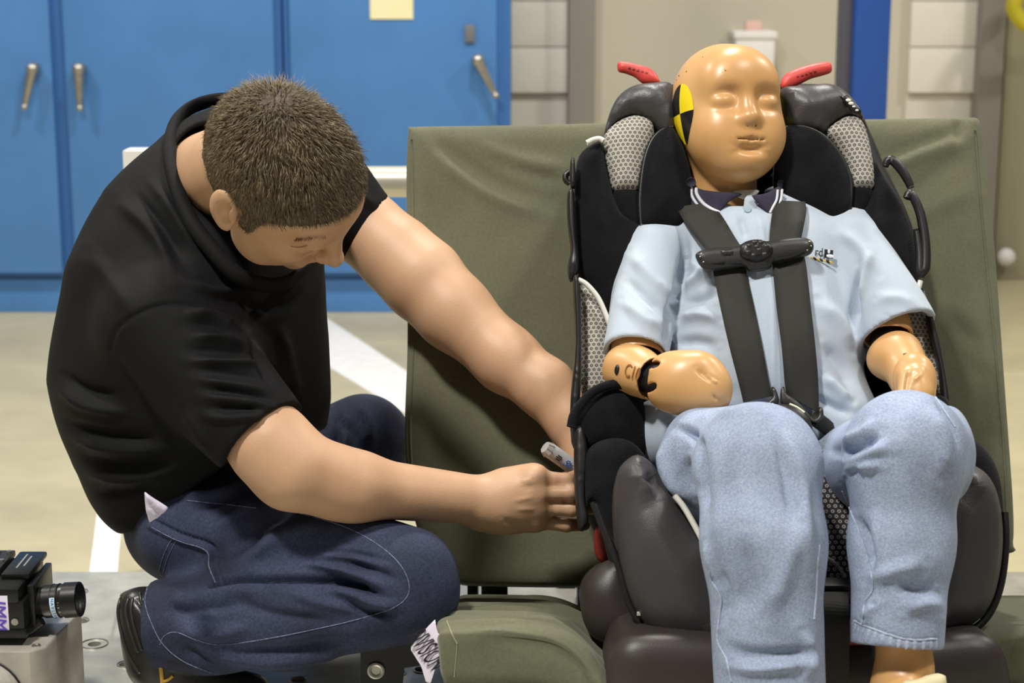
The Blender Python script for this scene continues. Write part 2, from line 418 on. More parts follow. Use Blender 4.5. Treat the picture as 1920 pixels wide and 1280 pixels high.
def sculpt(V, F, strokes, ymax=None):
    """raise (+) or press (-) the camera-facing cloth along strokes: (points, half width px, height m[, sharp])"""
    N = vnormals(V, F); q = proj(V); look = V - np.array([0, 0, HC]); look /= np.linalg.norm(look, axis=1)[:, None]
    face = np.clip(-(N * look).sum(1) * 2.5, 0, 1); off = np.zeros(len(V))
    for st in strokes:
        pl = catmull([p[:2] for p in st[0]], 6); w = st[1]; a = st[2]
        lo = pl.min(0) - 3 * w; hi = pl.max(0) + 3 * w
        m = (q > lo).all(1) & (q < hi).all(1)
        if ymax: m &= V[:, 1] < ymax
        ii = np.nonzero(m)[0]
        if not len(ii): continue
        d = line_dist(q[ii], pl); L = np.linalg.norm(np.diff(pl, axis=0), axis=1).sum()
        e0 = np.linalg.norm(q[ii] - pl[0], axis=1); e1 = np.linalg.norm(q[ii] - pl[-1], axis=1); tp = np.clip(np.minimum(e0, e1) / max(.28 * L, 1), .12, 1) if len(st) < 4 else 1.
        off[ii] += a * np.exp(-(d / w) ** 2) * tp
    return V + N * (off * face)[:, None]
def noise3(p, s, seed=0):
    r = np.random.default_rng(seed); o = np.zeros(len(p))
    for i in range(7):
        k = r.normal(size=3); k *= s * r.uniform(.6, 1.5) / np.linalg.norm(k); o += np.sin(p @ k * 2 * math.pi + r.uniform(0, 6.28))
    return o / 7
def solid(name, prims, m, parent=None, h=.003, strokes=None, rel=2, wob=None, ymax=None):
    V, F = sdf_mesh(prims, h); V = relax(V, F, rel)
    if strokes: V = sculpt(V, F, strokes, ymax)
    if wob: V = V + vnormals(V, F) * (noise3(V, wob[0], 3) * wob[1])[:, None]
    o = from_np(name, V, F, m, parent); o_np[o.name] = (V, F); return o
o_np = {}
def bvh_of(*objs):
    Vs = []; Fs = []; k = 0
    for o in objs:
        me = o.data; M = o.matrix_world
        Vs += [M @ v.co for v in me.vertices]; Fs += [tuple(k + i for i in f.vertices) for f in me.polygons]; k = len(Vs)
    return BVHTree.FromPolygons(Vs, Fs)
def cast(bv, px, py, off=0., fallback=None):
    d = ray(px, py); loc, n, _, _ = bv.ray_cast(CAMP, d)
    if loc is None: return (fallback, -d) if fallback is not None else (None, None)
    if n.dot(d) > 0: n = -n
    return loc + n * off, n
def seam(name, bv, pts, r, m, parent, off=.0004, n=8, step=None):
    Q = catmull([p[:2] for p in pts], n); out = []
    for x, y in Q:
        l, nn = cast(bv, x, y, off)
        if l is not None: out.append(l)
    if len(out) > 2: return tube(name, out, r, m, parent, sm=False, seg=6)
def text_mesh(txt, m, fr_m, size, name='lettering', parent=None, depth=.0003, shear=0., sx=1.):
    c = bpy.data.curves.new('t', 'FONT'); c.body = txt; c.size = size; c.extrude = depth; c.align_x = 'CENTER'; c.align_y = 'CENTER'; c.shear = shear
    o = bpy.data.objects.new('t', c); COL.objects.link(o)
    me = bpy.data.meshes.new_from_object(o.evaluated_get(bpy.context.evaluated_depsgraph_get())); bpy.data.objects.remove(o); bpy.data.curves.remove(c)
    me.materials.clear(); me.transform(Matrix.Diagonal((sx, 1, 1, 1))); me.name = name
    return link(name, me, m, parent, fr_m, False)
def surf_frame(loc, n, up):
    n = Vector(n).normalized(); up = Vector(up); u = up.cross(n).normalized(); v = n.cross(u)
    return Matrix.Translation(loc) @ Matrix((u, v, n)).transposed().to_4x4()
#==SECTIONS==
# ================================================================== the hall
def structure(o): o['kind'] = 'structure'; return o
FZ = 0.0; PZ = .28
fl = MB().box((0, 4.5, -.05), (16, 13, .1)).build('floor', M_floor, smooth=False); structure(fl)
WY = 6.75
wb = MB().box((0, WY + .1, 2.1), (16, .2, 4.2)).build('wall_back', M_wall, smooth=False); structure(wb)
def bx_px(x0, x1, Y):      # world x extents at depth Y for two pixel columns near the top of the frame
    return P(x0, 100, Y).x, P(x1, 100, Y).x
# grey steel columns and white block strips on the far wall
trim = 0
for (a, b) in ((1066, 1116), (1838, 1884)):
    trim += 1; x0, x1 = bx_px(a, b, WY - .12)
    structure(MB().box(((x0 + x1) / 2, WY - .06, 2.1), (x1 - x0, .12, 4.2), bev=.006).build('trim_%d' % trim, M_col))
bh = .172
def block_strip(a, b, nm):
    x0, x1 = bx_px(a, b, WY - .03); back = MB().box(((x0 + x1) / 2, WY - .01, 2.1), (x1 - x0, .02, 4.2)).build(nm, mat('mortar', '#cdc8bc', .9), smooth=False); structure(back)
    me = {}
    for r in range(8):
        z = .8 + r * bh
        cuts = [x0, x1]
        for i in (0,):
            w = cuts[i + 1] - cuts[i] - .0025; key = (r % 2, i)
            if key not in me:
                o = MB().box((0, 0, 0), (w, .035, bh - .004), bev=.002).build('block', M_block, back, Matrix.Translation(((cuts[i] + cuts[i + 1]) / 2, WY - .0275, z)), True); me[key] = o.data
            else:
                link('block', me[key], None, back, Matrix.Translation(((cuts[i] + cuts[i + 1]) / 2, WY - .0275, z)), False)
block_strip(958, 1064, 'wall_left_blocks'); block_strip(1704, 1836, 'wall_right_blocks')
# door panel at far right edge
x0, x1 = bx_px(1886, 2050, WY - .05)
d1 = structure(MB().box(((x0 + x1) / 2, WY - .025, 1.3), (x1 - x0, .05, 2.6), bev=.004).build('door_1', mat('grey_green_door', '#a19c82', .6, var=.04, vscale=4)))
kp = P(1872, 482, WY - .1); MB().cyl(kp + Vector((.03, .09, 0)), kp + Vector((.03, 0, 0)), .012).sphere(kp + Vector((.03, 0, 0)), .035).build('knob', M_pwhite, d1)

# blue lockable cabinets
CY = 6.0
def cab_x(px): return P(px, 300, CY).x
def cabinet(xa, xb, doors, label, z1=2.2):
    root = empty('storage_cabinet', ((xa + xb) / 2, CY + .3, 0)); tag(root, label, 'cabinet', 'blue storage cabinets along the wall')
    MB().box(((xa + xb) / 2, CY + .335, (z1 + .12) / 2 + .005), (xb - xa, .62, z1 - .12), bev=.004).build('body', M_cabd, root)
    MB().box(((xa + xb) / 2, CY + .34, .06), (xb - xa - .01, .6, .12), bev=.003).build('plinth', M_cab, root)
    for (da, db, hx, hz, ang) in doors:
        dr = MB().box(((da + db) / 2, CY + .012, (z1 + .13) / 2), (db - da, .024, z1 - .16), bev=.005).build('door', M_cab, root)
        h = Vector((hx, CY - .001, hz)); q = Matrix.Rotation(ang, 3, 'Y'); dn = q @ Vector((0, 0, -1))
        hd = MB(); hd.cyl(h, h + Vector((0, -.035, 0)), .021).cyl(h + Vector((0, -.03, 0)) , h + Vector((0, -.04, 0)) + dn * .03, .017, .014)
        hd.cyl(h + Vector((0, -.04, 0)) + dn * .0, h + Vector((0, -.046, 0)) + dn * .125, .019, .0095).sphere(h + Vector((0, -.046, 0)) + dn * .13, .0125).sphere(h + Vector((0, -.04, 0)), .022)
        hd.build('handle', M_steel, dr)
    return root
hz = P(70, 128, CY).z
cabinet(cab_x(-330), cab_x(533), [(cab_x(-320), cab_x(106), cab_x(76), hz, math.radians(-166) + math.pi), (cab_x(131), cab_x(520), cab_x(161), hz, 0)], 'blue steel cabinet with two doors and paired lever handles')
c2 = cabinet(cab_x(536), cab_x(958), [(cab_x(549), cab_x(932), cab_x(897), P(897, 112, CY).z, math.radians(-27))], 'blue steel cabinet with a cream note taped on its door')
lk = P(881, 63, CY - .005); MB().box(lk, (.034, .012, .058), bev=.004).build('lock_plate', mat('grey_lock', '#6d6f72', .5), c2)
na = P(694, 36, CY - .006); nb = P(774, -30, CY - .006)
tag(MB().box((na + nb) / 2 + Vector((0, .003, 0)), (nb.x - na.x, .003, nb.z - na.z)).build('paper_note', M_note, smooth=False), 'cream paper note taped high on the blue cabinet door', 'note')

# blue upright of a rack
y = 5.0; a = P(1606, 0, y); b = P(1672, 0, y)
post = empty('rack_upright', ((a.x + b.x) / 2, y, 0)); tag(post, 'tall blue steel upright behind the car seat headrest', 'post')
MB().box(((a.x + b.x) / 2, y + .05, 1.5), (b.x - a.x, .1, 3.0), bev=.004).build('column', M_post, post)
c = P(1582, 0, y + .04); MB().box(((c.x + a.x) / 2, y + .09, 1.5), (a.x - c.x, .09, 3.0), bev=.003).build('side_channel', M_postd, post)

# wall dispenser
y = WY - .16; a = P(1376, 122, y); b = P(1456, 66, y)
dsp = empty('wall_dispenser', ((a.x + b.x) / 2, y, a.z)); tag(dsp, 'small white dispenser box on the wall behind the dummy head', 'dispenser')
MB().box(((a.x + b.x) / 2, y + .08, (a.z + b.z) / 2 - .02), (b.x - a.x - .008, .16, b.z - a.z + .03), bev=.008).build('box', M_pwhite, dsp)
MB().box(((a.x + b.x) / 2, y + .078, b.z), (b.x - a.x + .006, .17, .028), bev=.006).build('lid', M_pwhite, dsp)
a = P(1401, 64, y); b = P(1434, 47, y); MB().box(((a.x + b.x) / 2, y + .08, (a.z + b.z) / 2 + .008), (b.x - a.x, .05, b.z - a.z + .012), bev=.008).build('cap', mat('pink_cap', '#d8b3a6', .6), dsp)

# yellow hose loop hanging at the far right
tube('yellow_hose', [P(1960, -60, 6.45), P(1925, -30, 6.45), P(1903, 0, 6.44), P(1903, 22, 6.44), P(1922, 46, 6.44), P(1950, 55, 6.45), P(1990, 40, 6.45)], .028, mat('yellow_hose_rubber', '#cfc12a', .6))
tag(bpy.data.objects['yellow_hose'], 'yellow hose loop hanging at the top right corner', 'hose')

# white lines painted on the floor
def strip(name, q, label, z0=.0, t=.003, m=M_wtape):
    vts = [Vector(v) for v in q]; vts = [Vector((v.x, v.y, z0)) for v in vts] + [Vector((v.x, v.y, z0 + t)) for v in vts]
    o = from_np(name, [tuple(v) for v in vts], [(3, 2, 1, 0), (4, 5, 6, 7), (0, 1, 5, 4), (1, 2, 6, 5), (2, 3, 7, 6), (3, 0, 4, 7)], m, smooth=False); return tag(o, label, 'floor line', 'white lines on the concrete floor')
def PF(px, py, z=0.):
    d = ray(px, py); t = (z - HC) / d.z; return CAMP + d * t
strip('floor_line', [PF(560, 556 + 18), PF(592, 584), PF(800, 722), PF(800, 800)], 'broad white line running diagonally across the floor under the far arm')
bpy.data.objects['floor_line'].data.vertices[0].co = PF(560, 655); bpy.data.objects['floor_line'].data.vertices[4].co = PF(560, 655) + Vector((0, 0, .003))
strip('floor_line', [PF(163, 1112), PF(217, 1112), PF(236, 900), PF(190, 900)], 'short white line on the floor left of the crouching man')
strip('floor_line', [PF(900, 1118), PF(1040, 1118), PF(1028, 1040), PF(940, 1040)], 'white line on the floor seen beneath the upright cushion')

# white guard rail behind the man
gy = 3.3; a = P(229, 282, gy); b = P(300, 282, gy)
rail = empty('guard_rail', (a.x, gy, 0)); tag(rail, 'white square post with a pale steel rail behind the man', 'guard rail')
MB().box(((a.x + b.x) / 2, gy + .03, a.z / 2), (b.x - a.x, .06, a.z), bev=.004).build('post', M_pwhite, rail)
q = P(700, 344, gy); MB().cyl((b.x - .01, gy + .03, q.z), (P(1010, 344, gy).x, gy + .03, q.z), .0295).build('rail_tube', mat('satin_rail', '#d8d2c2', .3, metal=.5), rail)
MB().box((P(1010, 344, gy).x + .03, gy + .03, q.z / 2 + .02), (.06, .06, q.z + .04), bev=.004).build('post', M_pwhite, rail)

# aluminium sled platform with bolt holes
plate = MB().box((.2, 1.75, PZ - .03), (2.2, 1.6, .06), bev=.002).build('sled_plate', M_alu, smooth=False)
tag(plate, 'milled aluminium sled plate with rows of bolt holes', 'platform')
holes = [(150, 1109, .009), (152, 1163, .0085), (177, 1207, .009), (236, 1245, .009), (560, 1275, .009), (745, 1262, .009), (790, 1256, .008)]
cut = MB()
for x, y, r in holes:
    c = PF(x, y, PZ); cut.cyl(c + Vector((0, 0, -.045)), c + Vector((0, 0, .02)), r, seg=20)
co = cut.build('cut', M_blackm, smooth=False)
md = plate.modifiers.new('b', 'BOOLEAN'); md.object = co; md.solver = 'EXACT'; md.operation = 'DIFFERENCE'
me = bpy.data.meshes.new_from_object(plate.evaluated_get(bpy.context.evaluated_depsgraph_get())); plate.modifiers.clear(); plate.data = me
bpy.data.objects.remove(co)
for x, y, r in holes:
    c = PF(x, y, PZ); rr = r * (2.0 if (x, y) == (177, 1207) else 1.25)
    MB().torus(c + Vector((0, 0, .0003)), rr, .0012, seg=28, sg=6).build('hole_rim', M_steel, plate)
    MB().cyl(c + Vector((0, 0, -.03)), c + Vector((0, 0, -.026)), r * .98, seg=20).build('hole_shade_disc', M_blackm, plate)  # black disc low in each hole stands in for the shade there
# runway rails carrying the plate
for x in (-.6, 1.0):
    tag(MB().box((x, 1.75, .11), (.12, 1.7, .218), bev=.004).build('sled_runner', M_blackm), 'black steel runner under the %s end of the sled plate' % ('left' if x < 0 else 'right'), 'rail')
# ================================================================== test bench
bench = empty('test_bench', (.42, 2.2, PZ)); tag(bench, 'olive green canvas test bench with upright back and seat cushion', 'bench')
fb = FK(0.)
back_pts = [(766, 246), (775, 238), (900, 236), (1050, 233), (1300, 226), (1600, 224), (1800, 221), (1828, 222), (1838, 236), (1852, 330), (1866, 480), (1882, 700), (1893, 850), (1900, 960), (1899, 1020), (1888, 1038), (1700, 1062), (1400, 1085), (1100, 1096), (900, 1094), (850, 1088), (812, 1060), (782, 990), (764, 900), (759, 800), (764, 650), (763, 480), (762, 330)]
back = pillow('back_cushion', fb, back_pts, M_canvas, bench, Tf=.012, Tb=.13, r=.03, h=.0075, n=4)
def press(o, strokes):
    V = np.array([o.matrix_world @ v.co for v in o.data.vertices]); q = proj(V); nrm = np.array([o.matrix_world.to_3x3() @ v.normal for v in o.data.vertices])
    look = V - np.array([0, 0, HC]); look /= np.linalg.norm(look, axis=1)[:, None]; fc = np.clip(-(nrm * look).sum(1) * 2, 0, 1)
    Mi = o.matrix_world.inverted(); off = np.zeros(len(V))
    for pts, w, a in strokes:
        pl = catmull(pts, 6); d = line_dist(q, pl); L = np.linalg.norm(np.diff(pl, axis=0), axis=1).sum()
        e = np.minimum(np.linalg.norm(q - pl[0], axis=1), np.linalg.norm(q - pl[-1], axis=1)); off += a * np.exp(-(d / w) ** 2) * np.clip(e / (.25 * L), .15, 1)
    V = V + nrm * (off * fc)[:, None]
    o.data.vertices.foreach_set('co', np.array([Mi @ Vector(v) for v in V]).ravel()); o.data.update()
press(back, [([(800, 250), (850, 290), (930, 340), (1060, 385)], 14, -.005), ([(790, 262), (850, 320), (930, 372), (1040, 410)], 12, .005), ([(880, 262), (960, 300), (1080, 320)], 14, .005), ([(900, 280), (980, 320), (1070, 345)], 12, -.004),
    ([(1640, 330), (1720, 290), (1800, 262), (1830, 240)], 14, .006), ([(1650, 300), (1730, 270), (1805, 245)], 12, -.005), ([(1700, 370), (1760, 320), (1830, 290)], 16, -.004), ([(1795, 235), (1797, 258)], 9, -.008), ([(1690, 420), (1770, 380), (1840, 350)], 20, .004),
    ([(775, 300), (790, 520), (780, 760)], 12, .003), ([(790, 420), (850, 520), (900, 560)], 20, .003)])
# seams piping along the side edges
bb = bvh_of(back)
seam('seam_piping', bb, [(772, 262), (775, 420), (776, 620), (770, 800), (775, 900)], .0016, M_canvas, bench)
seam('seam_piping', bb, [(1828, 245), (1842, 420), (1862, 620), (1882, 850), (1888, 1000)], .0016, M_canvas, bench)
# tilted seat cushion: local frame, v runs from rear to front edge rising
rear = Vector((0, 2.235, .345)); front = Vector((0, 1.855, .447))
vdir = (front - rear).normalized(); fs = Frame(rear, (1, 0, 0), -vdir)      # v points to the rear, w up
L = (front - rear).length
cu = [(-.066, .01), (.25, .015), (.7, .02), (.95, .02), (.97, 0), (.975, -.2), (.97, -L + .01), (.945, -L), (.5, -L - .004), (.1, -L - .004), (-.06, -L + .002), (-.085, -L + .03), (-.088, -.25), (-.082, -.02)]
def dip(u, v):
    g = np.exp(-np.clip(np.abs(u - .30) - .17, 0, 1) ** 2 / .05 ** 2); fr = np.clip((-v - .1) / .3, 0, 1)
    return -.075 * g * (0.4 + .6 * fr) + .006 * np.sin(v * 120 + np.sin(u * 9) * 2) * np.exp(-((u + .0) / .22) ** 2) * .7
seatc = pillow('seat_cushion', fs, None, M_canvas, bench, Tf=.012, Tb=.055, r=.028, h=.0062, uvpts=cu, n=4, curve=dip)
sb_ = bvh_of(seatc)
press(seatc, [([(862, 1192), (960, 1180), (1050, 1192), (1120, 1240), (1150, 1290)], 7, .008), ([(868, 1205), (960, 1198), (1040, 1210), (1100, 1255), (1130, 1290)], 6, -.007),
    ([(870, 1165), (960, 1160), (1060, 1165), (1130, 1190)], 5, .006), ([(866, 1178), (950, 1171), (1040, 1176), (1110, 1205)], 5, -.004), ([(875, 1142), (950, 1138), (1030, 1142)], 4, .004), ([(880, 1150), (980, 1146), (1070, 1150)], 6, -.003), ([(1020, 1235), (1080, 1260), (1120, 1290)], 10, .005), ([(860, 1240), (920, 1225), (980, 1228)], 12, -.004),
    ([(1860, 1130), (1920, 1118)], 8, .005), ([(1860, 1150), (1920, 1140)], 8, -.004), ([(1865, 1175), (1925, 1165)], 9, .004), ([(1870, 1215), (1925, 1235)], 12, -.005), ([(1850, 1110), (1920, 1102)], 6, -.003)])
sb_ = bvh_of(seatc)
seam('seam_piping', sb_, [(838, 1164), (846, 1185), (857, 1206)], .001, mat('pale_seam_thread', '#8c8d6c', .9), bench)
seam('seam_piping', sb_, [(857, 1206), (855, 1235), (852, 1268)], .0007, MATS['pale_seam_thread'], bench)
# steel frame under the bench
def leg(px0, px1, Y, zt, m=M_blackm):
    a = P(px0, 1110, Y); b = P(px1, 1110, Y); MB().box(((a.x + b.x) / 2, Y, (zt + PZ) / 2), (b.x - a.x, .05, zt - PZ + .004), bev=.002).build('leg', m, bench)
leg(877, 897, 2.42, .46, mat('navy_steel', '#12141f', .5)); leg(903, 952, 2.36, .44); leg(1082, 1100, 2.42, .46, mat('blue_steel', '#202c5c', .5)); leg(1700, 1760, 2.36, .44)
MB().box((.2, 2.40, .40), (.6, .04, .05), bev=.003).build('crossbar', M_blackm, bench)
MB().box((.42, 1.98, .285), (.98, .30, .01), bev=.002).build('seat_pan', M_blackm, bench)
# black bracket with a round hole at the left front
fr = FV(2.04, 1250); pts = [fr.px(*p) for p in ((676, 1206), (836, 1206), (836, 1240), (758, 1252), (750, 1330), (676, 1330))]
br = MB().prism(pts, -.012, .0).build('bracket', M_blackm, bench, fr.m, smooth=False)
hc_ = fr.px(705, 1256); MB().torus((hc_[0], hc_[1], .001), .0085, .003, seg=24, sg=8).build('bracket_hole_rim', M_steel, br, fr.m)
MB().cyl((hc_[0], hc_[1], -.002), (hc_[0], hc_[1], .0012), .0085).build('bracket_bore', M_alu, br, fr.m)
# caster seen under the bench
cp = P(1062, 1108, 2.5); cas = empty('caster', (cp.x, 2.5, 0)); tag(cas, 'black caster wheel on the sled plate under the bench', 'caster')
MB().cyl((cp.x - .012, 2.5, cp.z), (cp.x + .012, 2.5, cp.z), .028).build('wheel', M_blackm, cas)
MB().box((cp.x, 2.5, cp.z + .03), (.03, .03, .03), bev=.003).build('fork', mat('grey_fork', '#5c5b5a', .5), cas)
# paper tag tucked at the seat corner
ft = FV(1.868, 1220, 12, -10)
tg = empty('paper_tag', ft.hit(800, 1220)); tag(tg, 'white paper tag with black lettering on the green seat corner', 'tag')
pillow('sheet', ft, [(817, 1160), (821, 1182), (836, 1204), (822, 1236), (806, 1284), (797, 1278), (789, 1250), (767, 1216), (788, 1190), (805, 1172)], M_paper, tg, Tf=.0004, Tb=.0004, r=.002, h=.006, n=3, curve=lambda u, v: .004 * np.sin(u * 60 + v * 30), smooth_pts=False)
tl = ft.px(800, 1214)
text_mesh('RIVISION', M_ink, ft.m @ Matrix.Translation((tl[0], tl[1], .0045)) @ Matrix.Rotation(math.radians(-48), 4, 'Z'), .036, 'lettering', tg, shear=.55, sx=.34)
# ================================================================== child car seat
seat = empty('child_car_seat', D(1440, 1100, .1)); tag(seat, 'black and grey child car seat with red levers on the green bench', 'car seat')
# moulded back shell (behind everything)
pillow('back_shell', FK(.06), [(1150, 200), (1200, 166), (1300, 160), (1420, 160), (1550, 162), (1600, 190), (1635, 260), (1660, 320), (1700, 400), (1722, 480), (1728, 560), (1755, 660), (1775, 760), (1810, 860), (1780, 1000), (1500, 1060), (1200, 1050), (1105, 980), (1090, 860), (1092, 700), (1088, 560), (1082, 440), (1085, 320), (1110, 280), (1135, 262)], M_plastic, seat, Tf=.03, Tb=.05, r=.03, h=.014)
# plush back pad
pillow('back_pad', FK(.10), [(1140, 265), (1250, 240), (1450, 240), (1600, 262), (1650, 330), (1690, 420), (1712, 520), (1720, 600), (1745, 720), (1700, 860), (1450, 930), (1200, 860), (1110, 760), (1105, 600), (1092, 480), (1090, 380), (1100, 300)], M_plush, seat, Tf=.02, Tb=.04, r=.04, h=.014)
# headrest: leather hood panels, mesh panels, inner plush pads
hk = .19
hr = pillow('headrest', FK(.13), [(1160, 200), (1220, 164), (1360, 158), (1500, 164), (1580, 190), (1600, 300), (1590, 420), (1450, 440), (1280, 440), (1190, 400), (1160, 320)], M_plush, seat, Tf=.02, Tb=.06, r=.04, h=.014)
Lh = [(1258, 158), (1215, 158), (1185, 163), (1162, 178), (1148, 200), (1137, 232), (1133, 258), (1150, 236), (1172, 223), (1196, 219), (1222, 232), (1238, 252), (1262, 256), (1272, 205)]
Rh = [(1463, 168), (1500, 163), (1550, 159), (1580, 170), (1602, 192), (1618, 222), (1628, 248), (1612, 226), (1588, 220), (1562, 234), (1542, 254), (1518, 252), (1475, 246), (1464, 205)]
for nm, pts in (('hood_panel', Lh), ('hood_panel', Rh)):
    pillow(nm, FK(hk), pts, M_leather, hr, Tf=.030, Tb=.10, r=.045, h=.008, bump=lambda u, v: .003 * np.sin(u * 130 + v * 60))
Lm = [(1132, 256), (1150, 235), (1172, 222), (1196, 218), (1223, 231), (1226, 262), (1213, 300), (1203, 340), (1199, 360), (1172, 362), (1150, 358), (1141, 325), (1133, 290)]
Rm = [(1545, 250), (1562, 233), (1588, 219), (1612, 225), (1624, 248), (1634, 290), (1639, 330), (1636, 356), (1612, 358), (1596, 354), (1588, 325), (1575, 290), (1558, 266)]
for pts in (Lm, Rm): pillow('mesh_panel', FK(hk), pts, M_mesh, hr, Tf=.024, Tb=.09, r=.03, h=.008)
Lb = [(1152, 356), (1198, 356), (1206, 400), (1225, 440), (1190, 440), (1162, 405)]
Rb = [(1594, 352), (1637, 354), (1632, 385), (1610, 420), (1585, 440), (1580, 400)]
for pts in (Lb, Rb): pillow('lower_wing', FK(hk), pts, M_plush, hr, Tf=.015, Tb=.09, r=.03, h=.008)
Li = [(1258, 236), (1238, 246), (1222, 264), (1211, 292), (1204, 330), (1200, 380), (1203, 425), (1240, 430), (1290, 420), (1300, 360), (1290, 300), (1275, 262)]
Ri = [(1470, 240), (1505, 238), (1540, 252), (1568, 280), (1588, 315), (1596, 352), (1592, 400), (1560, 430), (1500, 410), (1462, 370), (1455, 300)]
for pts in (Li, Ri): 
    ip = pillow('inner_pad', FK(hk + .012), pts, M_plush, hr, Tf=.020, Tb=.10, r=.04, h=.008)
bvh_in = None
tube('piping', [FK(.205).hit(*p) for p in ((1262, 238), (1240, 245), (1223, 263), (1211, 292), (1204, 330), (1200, 380), (1203, 425))], .0028, M_plastic, hr)
tube('piping', [FK(.205).hit(*p) for p in ((1470, 240), (1505, 238), (1540, 252), (1568, 280), (1588, 315), (1596, 352), (1592, 400))], .0028, M_plastic, hr)
# small black tag with embroidered emblem on right wing
ftag = FK(.225); tgp = pillow('brand_tab', ftag, [(1573, 180), (1590, 178), (1615, 206), (1614, 217), (1600, 212)], M_blk, hr, Tf=.003, Tb=.02, r=.004, h=.004, smooth_pts=False)
for x, y in ((1590, 189), (1595, 195), (1600, 201), (1606, 208)):
    u, v = ftag.px(x, y); MB().sphere((u, v, .003), .0028 if y < 200 else .0017, 8, (1.3, .8, .3)).build('stitched_dot', M_white, tgp, ftag.m)
# red adjuster levers
for pts in ([(1158, 118), (1166, 116), (1185, 119), (1212, 126), (1228, 136), (1236, 150), (1237, 158), (1208, 158), (1190, 145), (1172, 138), (1159, 134)],
            [(1464, 162), (1466, 148), (1476, 137), (1500, 127), (1530, 119), (1553, 117), (1559, 123), (1559, 135), (1545, 141), (1520, 148), (1500, 158), (1484, 165), (1470, 168)]):
    lv = pillow('lever', FK(.16), pts, M_red, seat, Tf=.009, Tb=.012, r=.010, h=.004, n=4)
    c = np.mean([FK(.16).px(*p) for p in pts], 0); sg = -1 if c[0] < .28 else 1
    for q_ in range(5): MB().box(((q_ - 2) * .006, 0, 0), (.0036, .0028, .0008), bev=.0003).build('raised_rib', M_reddark, lv, FK(.16).m @ Matrix.Translation((c[0], c[1], .0089)) @ Matrix.Rotation(sg * .33, 4, 'Z'))
# side bolsters (plush) rising each side of the torso
pillow('side_bolster', FK(.19), [(1131, 266), (1108, 272), (1086, 292), (1078, 330), (1076, 400), (1080, 470), (1086, 522), (1105, 540), (1125, 568), (1142, 605), (1200, 610), (1250, 560), (1250, 460), (1200, 420), (1165, 400), (1146, 350), (1136, 300)], M_plush, seat, Tf=.028, Tb=.14, r=.05, h=.01)
pillow('side_bolster', FK(.19), [(1637, 300), (1655, 330), (1685, 370), (1708, 430), (1718, 480), (1722, 525), (1712, 550), (1690, 545), (1640, 540), (1600, 480), (1590, 420), (1620, 390), (1636, 350)], M_plush, seat, Tf=.028, Tb=.14, r=.05, h=.01)
tube('piping', [FK(.212).hit(*p) for p in ((1100, 268), (1112, 262), (1124, 260), (1131, 264))], .0035, M_white, seat)
# mesh side panels at hip height with white piping
lm = pillow('side_mesh', FK(.20), [(1085, 528), (1098, 535), (1118, 558), (1134, 588), (1146, 620), (1160, 680), (1165, 740), (1130, 745), (1092, 742), (1090, 640)], M_mesh, seat, Tf=.02, Tb=.13, r=.045, h=.008)
rm = pillow('side_mesh', FK(.20), [(1722, 535), (1734, 560), (1752, 620), (1768, 690), (1778, 750), (1740, 760), (1690, 700), (1660, 620), (1680, 560)], M_mesh, seat, Tf=.02, Tb=.13, r=.045, h=.008)
tube('piping', [FK(.228).hit(*p) for p in ((1084, 524), (1100, 533), (1120, 556), (1134, 585), (1146, 618))], .0033, M_white, seat)
tube('piping', [FK(.228).hit(*p) for p in ((1726, 526), (1722, 540), (1714, 556))], .0033, M_white, seat)
# plastic rims and side loops
pillow('side_rim', FK(.215), [(1070, 300), (1077, 296), (1079, 350), (1070, 352), (1068, 330)], M_plastic, seat, Tf=.012, Tb=.03, r=.008, h=.006, n=3)
pillow('side_rim', FK(.215), [(1064, 362), (1076, 358), (1080, 440), (1086, 500), (1080, 518), (1068, 530), (1064, 500), (1070, 470), (1064, 420)], M_plastic, seat, Tf=.014, Tb=.03, r=.010, h=.006, n=3)
pillow('side_rim', FK(.225), [(1074, 522), (1086, 526), (1090, 600), (1090, 700), (1086, 770), (1082, 800), (1076, 812), (1069, 806), (1070, 740), (1078, 640)], M_plastic, seat, Tf=.014, Tb=.035, r=.009, h=.006, n=3)
pillow('side_rim', FK(.225), [(1726, 540), (1738, 560), (1758, 630), (1772, 700), (1780, 760), (1768, 768), (1760, 700), (1744, 630)], M_plastic, seat, Tf=.012, Tb=.035, r=.008, h=.006, n=3)
tube('belt_loop', [FK(.21).hit(*p) for p in ((1660, 312), (1664, 302), (1674, 301), (1690, 318), (1702, 338), (1708, 352))], .0055, M_plastic, seat, rad=[.004, .006, .0065, .006, .005])
tube('belt_loop', [FK(.22).hit(*p) for p in ((1700, 372), (1706, 362), (1718, 380), (1728, 410), (1735, 460), (1734, 505), (1726, 508), (1724, 470), (1718, 430))], .0055, M_plastic, seat, rad=[.005, .006, .0065, .007, .006, .004])
tube('belt_loop', [FK(.2).hit(*p) for p in ((1068, 322), (1061, 328), (1061, 338), (1068, 344))], .004, M_plastic, seat)
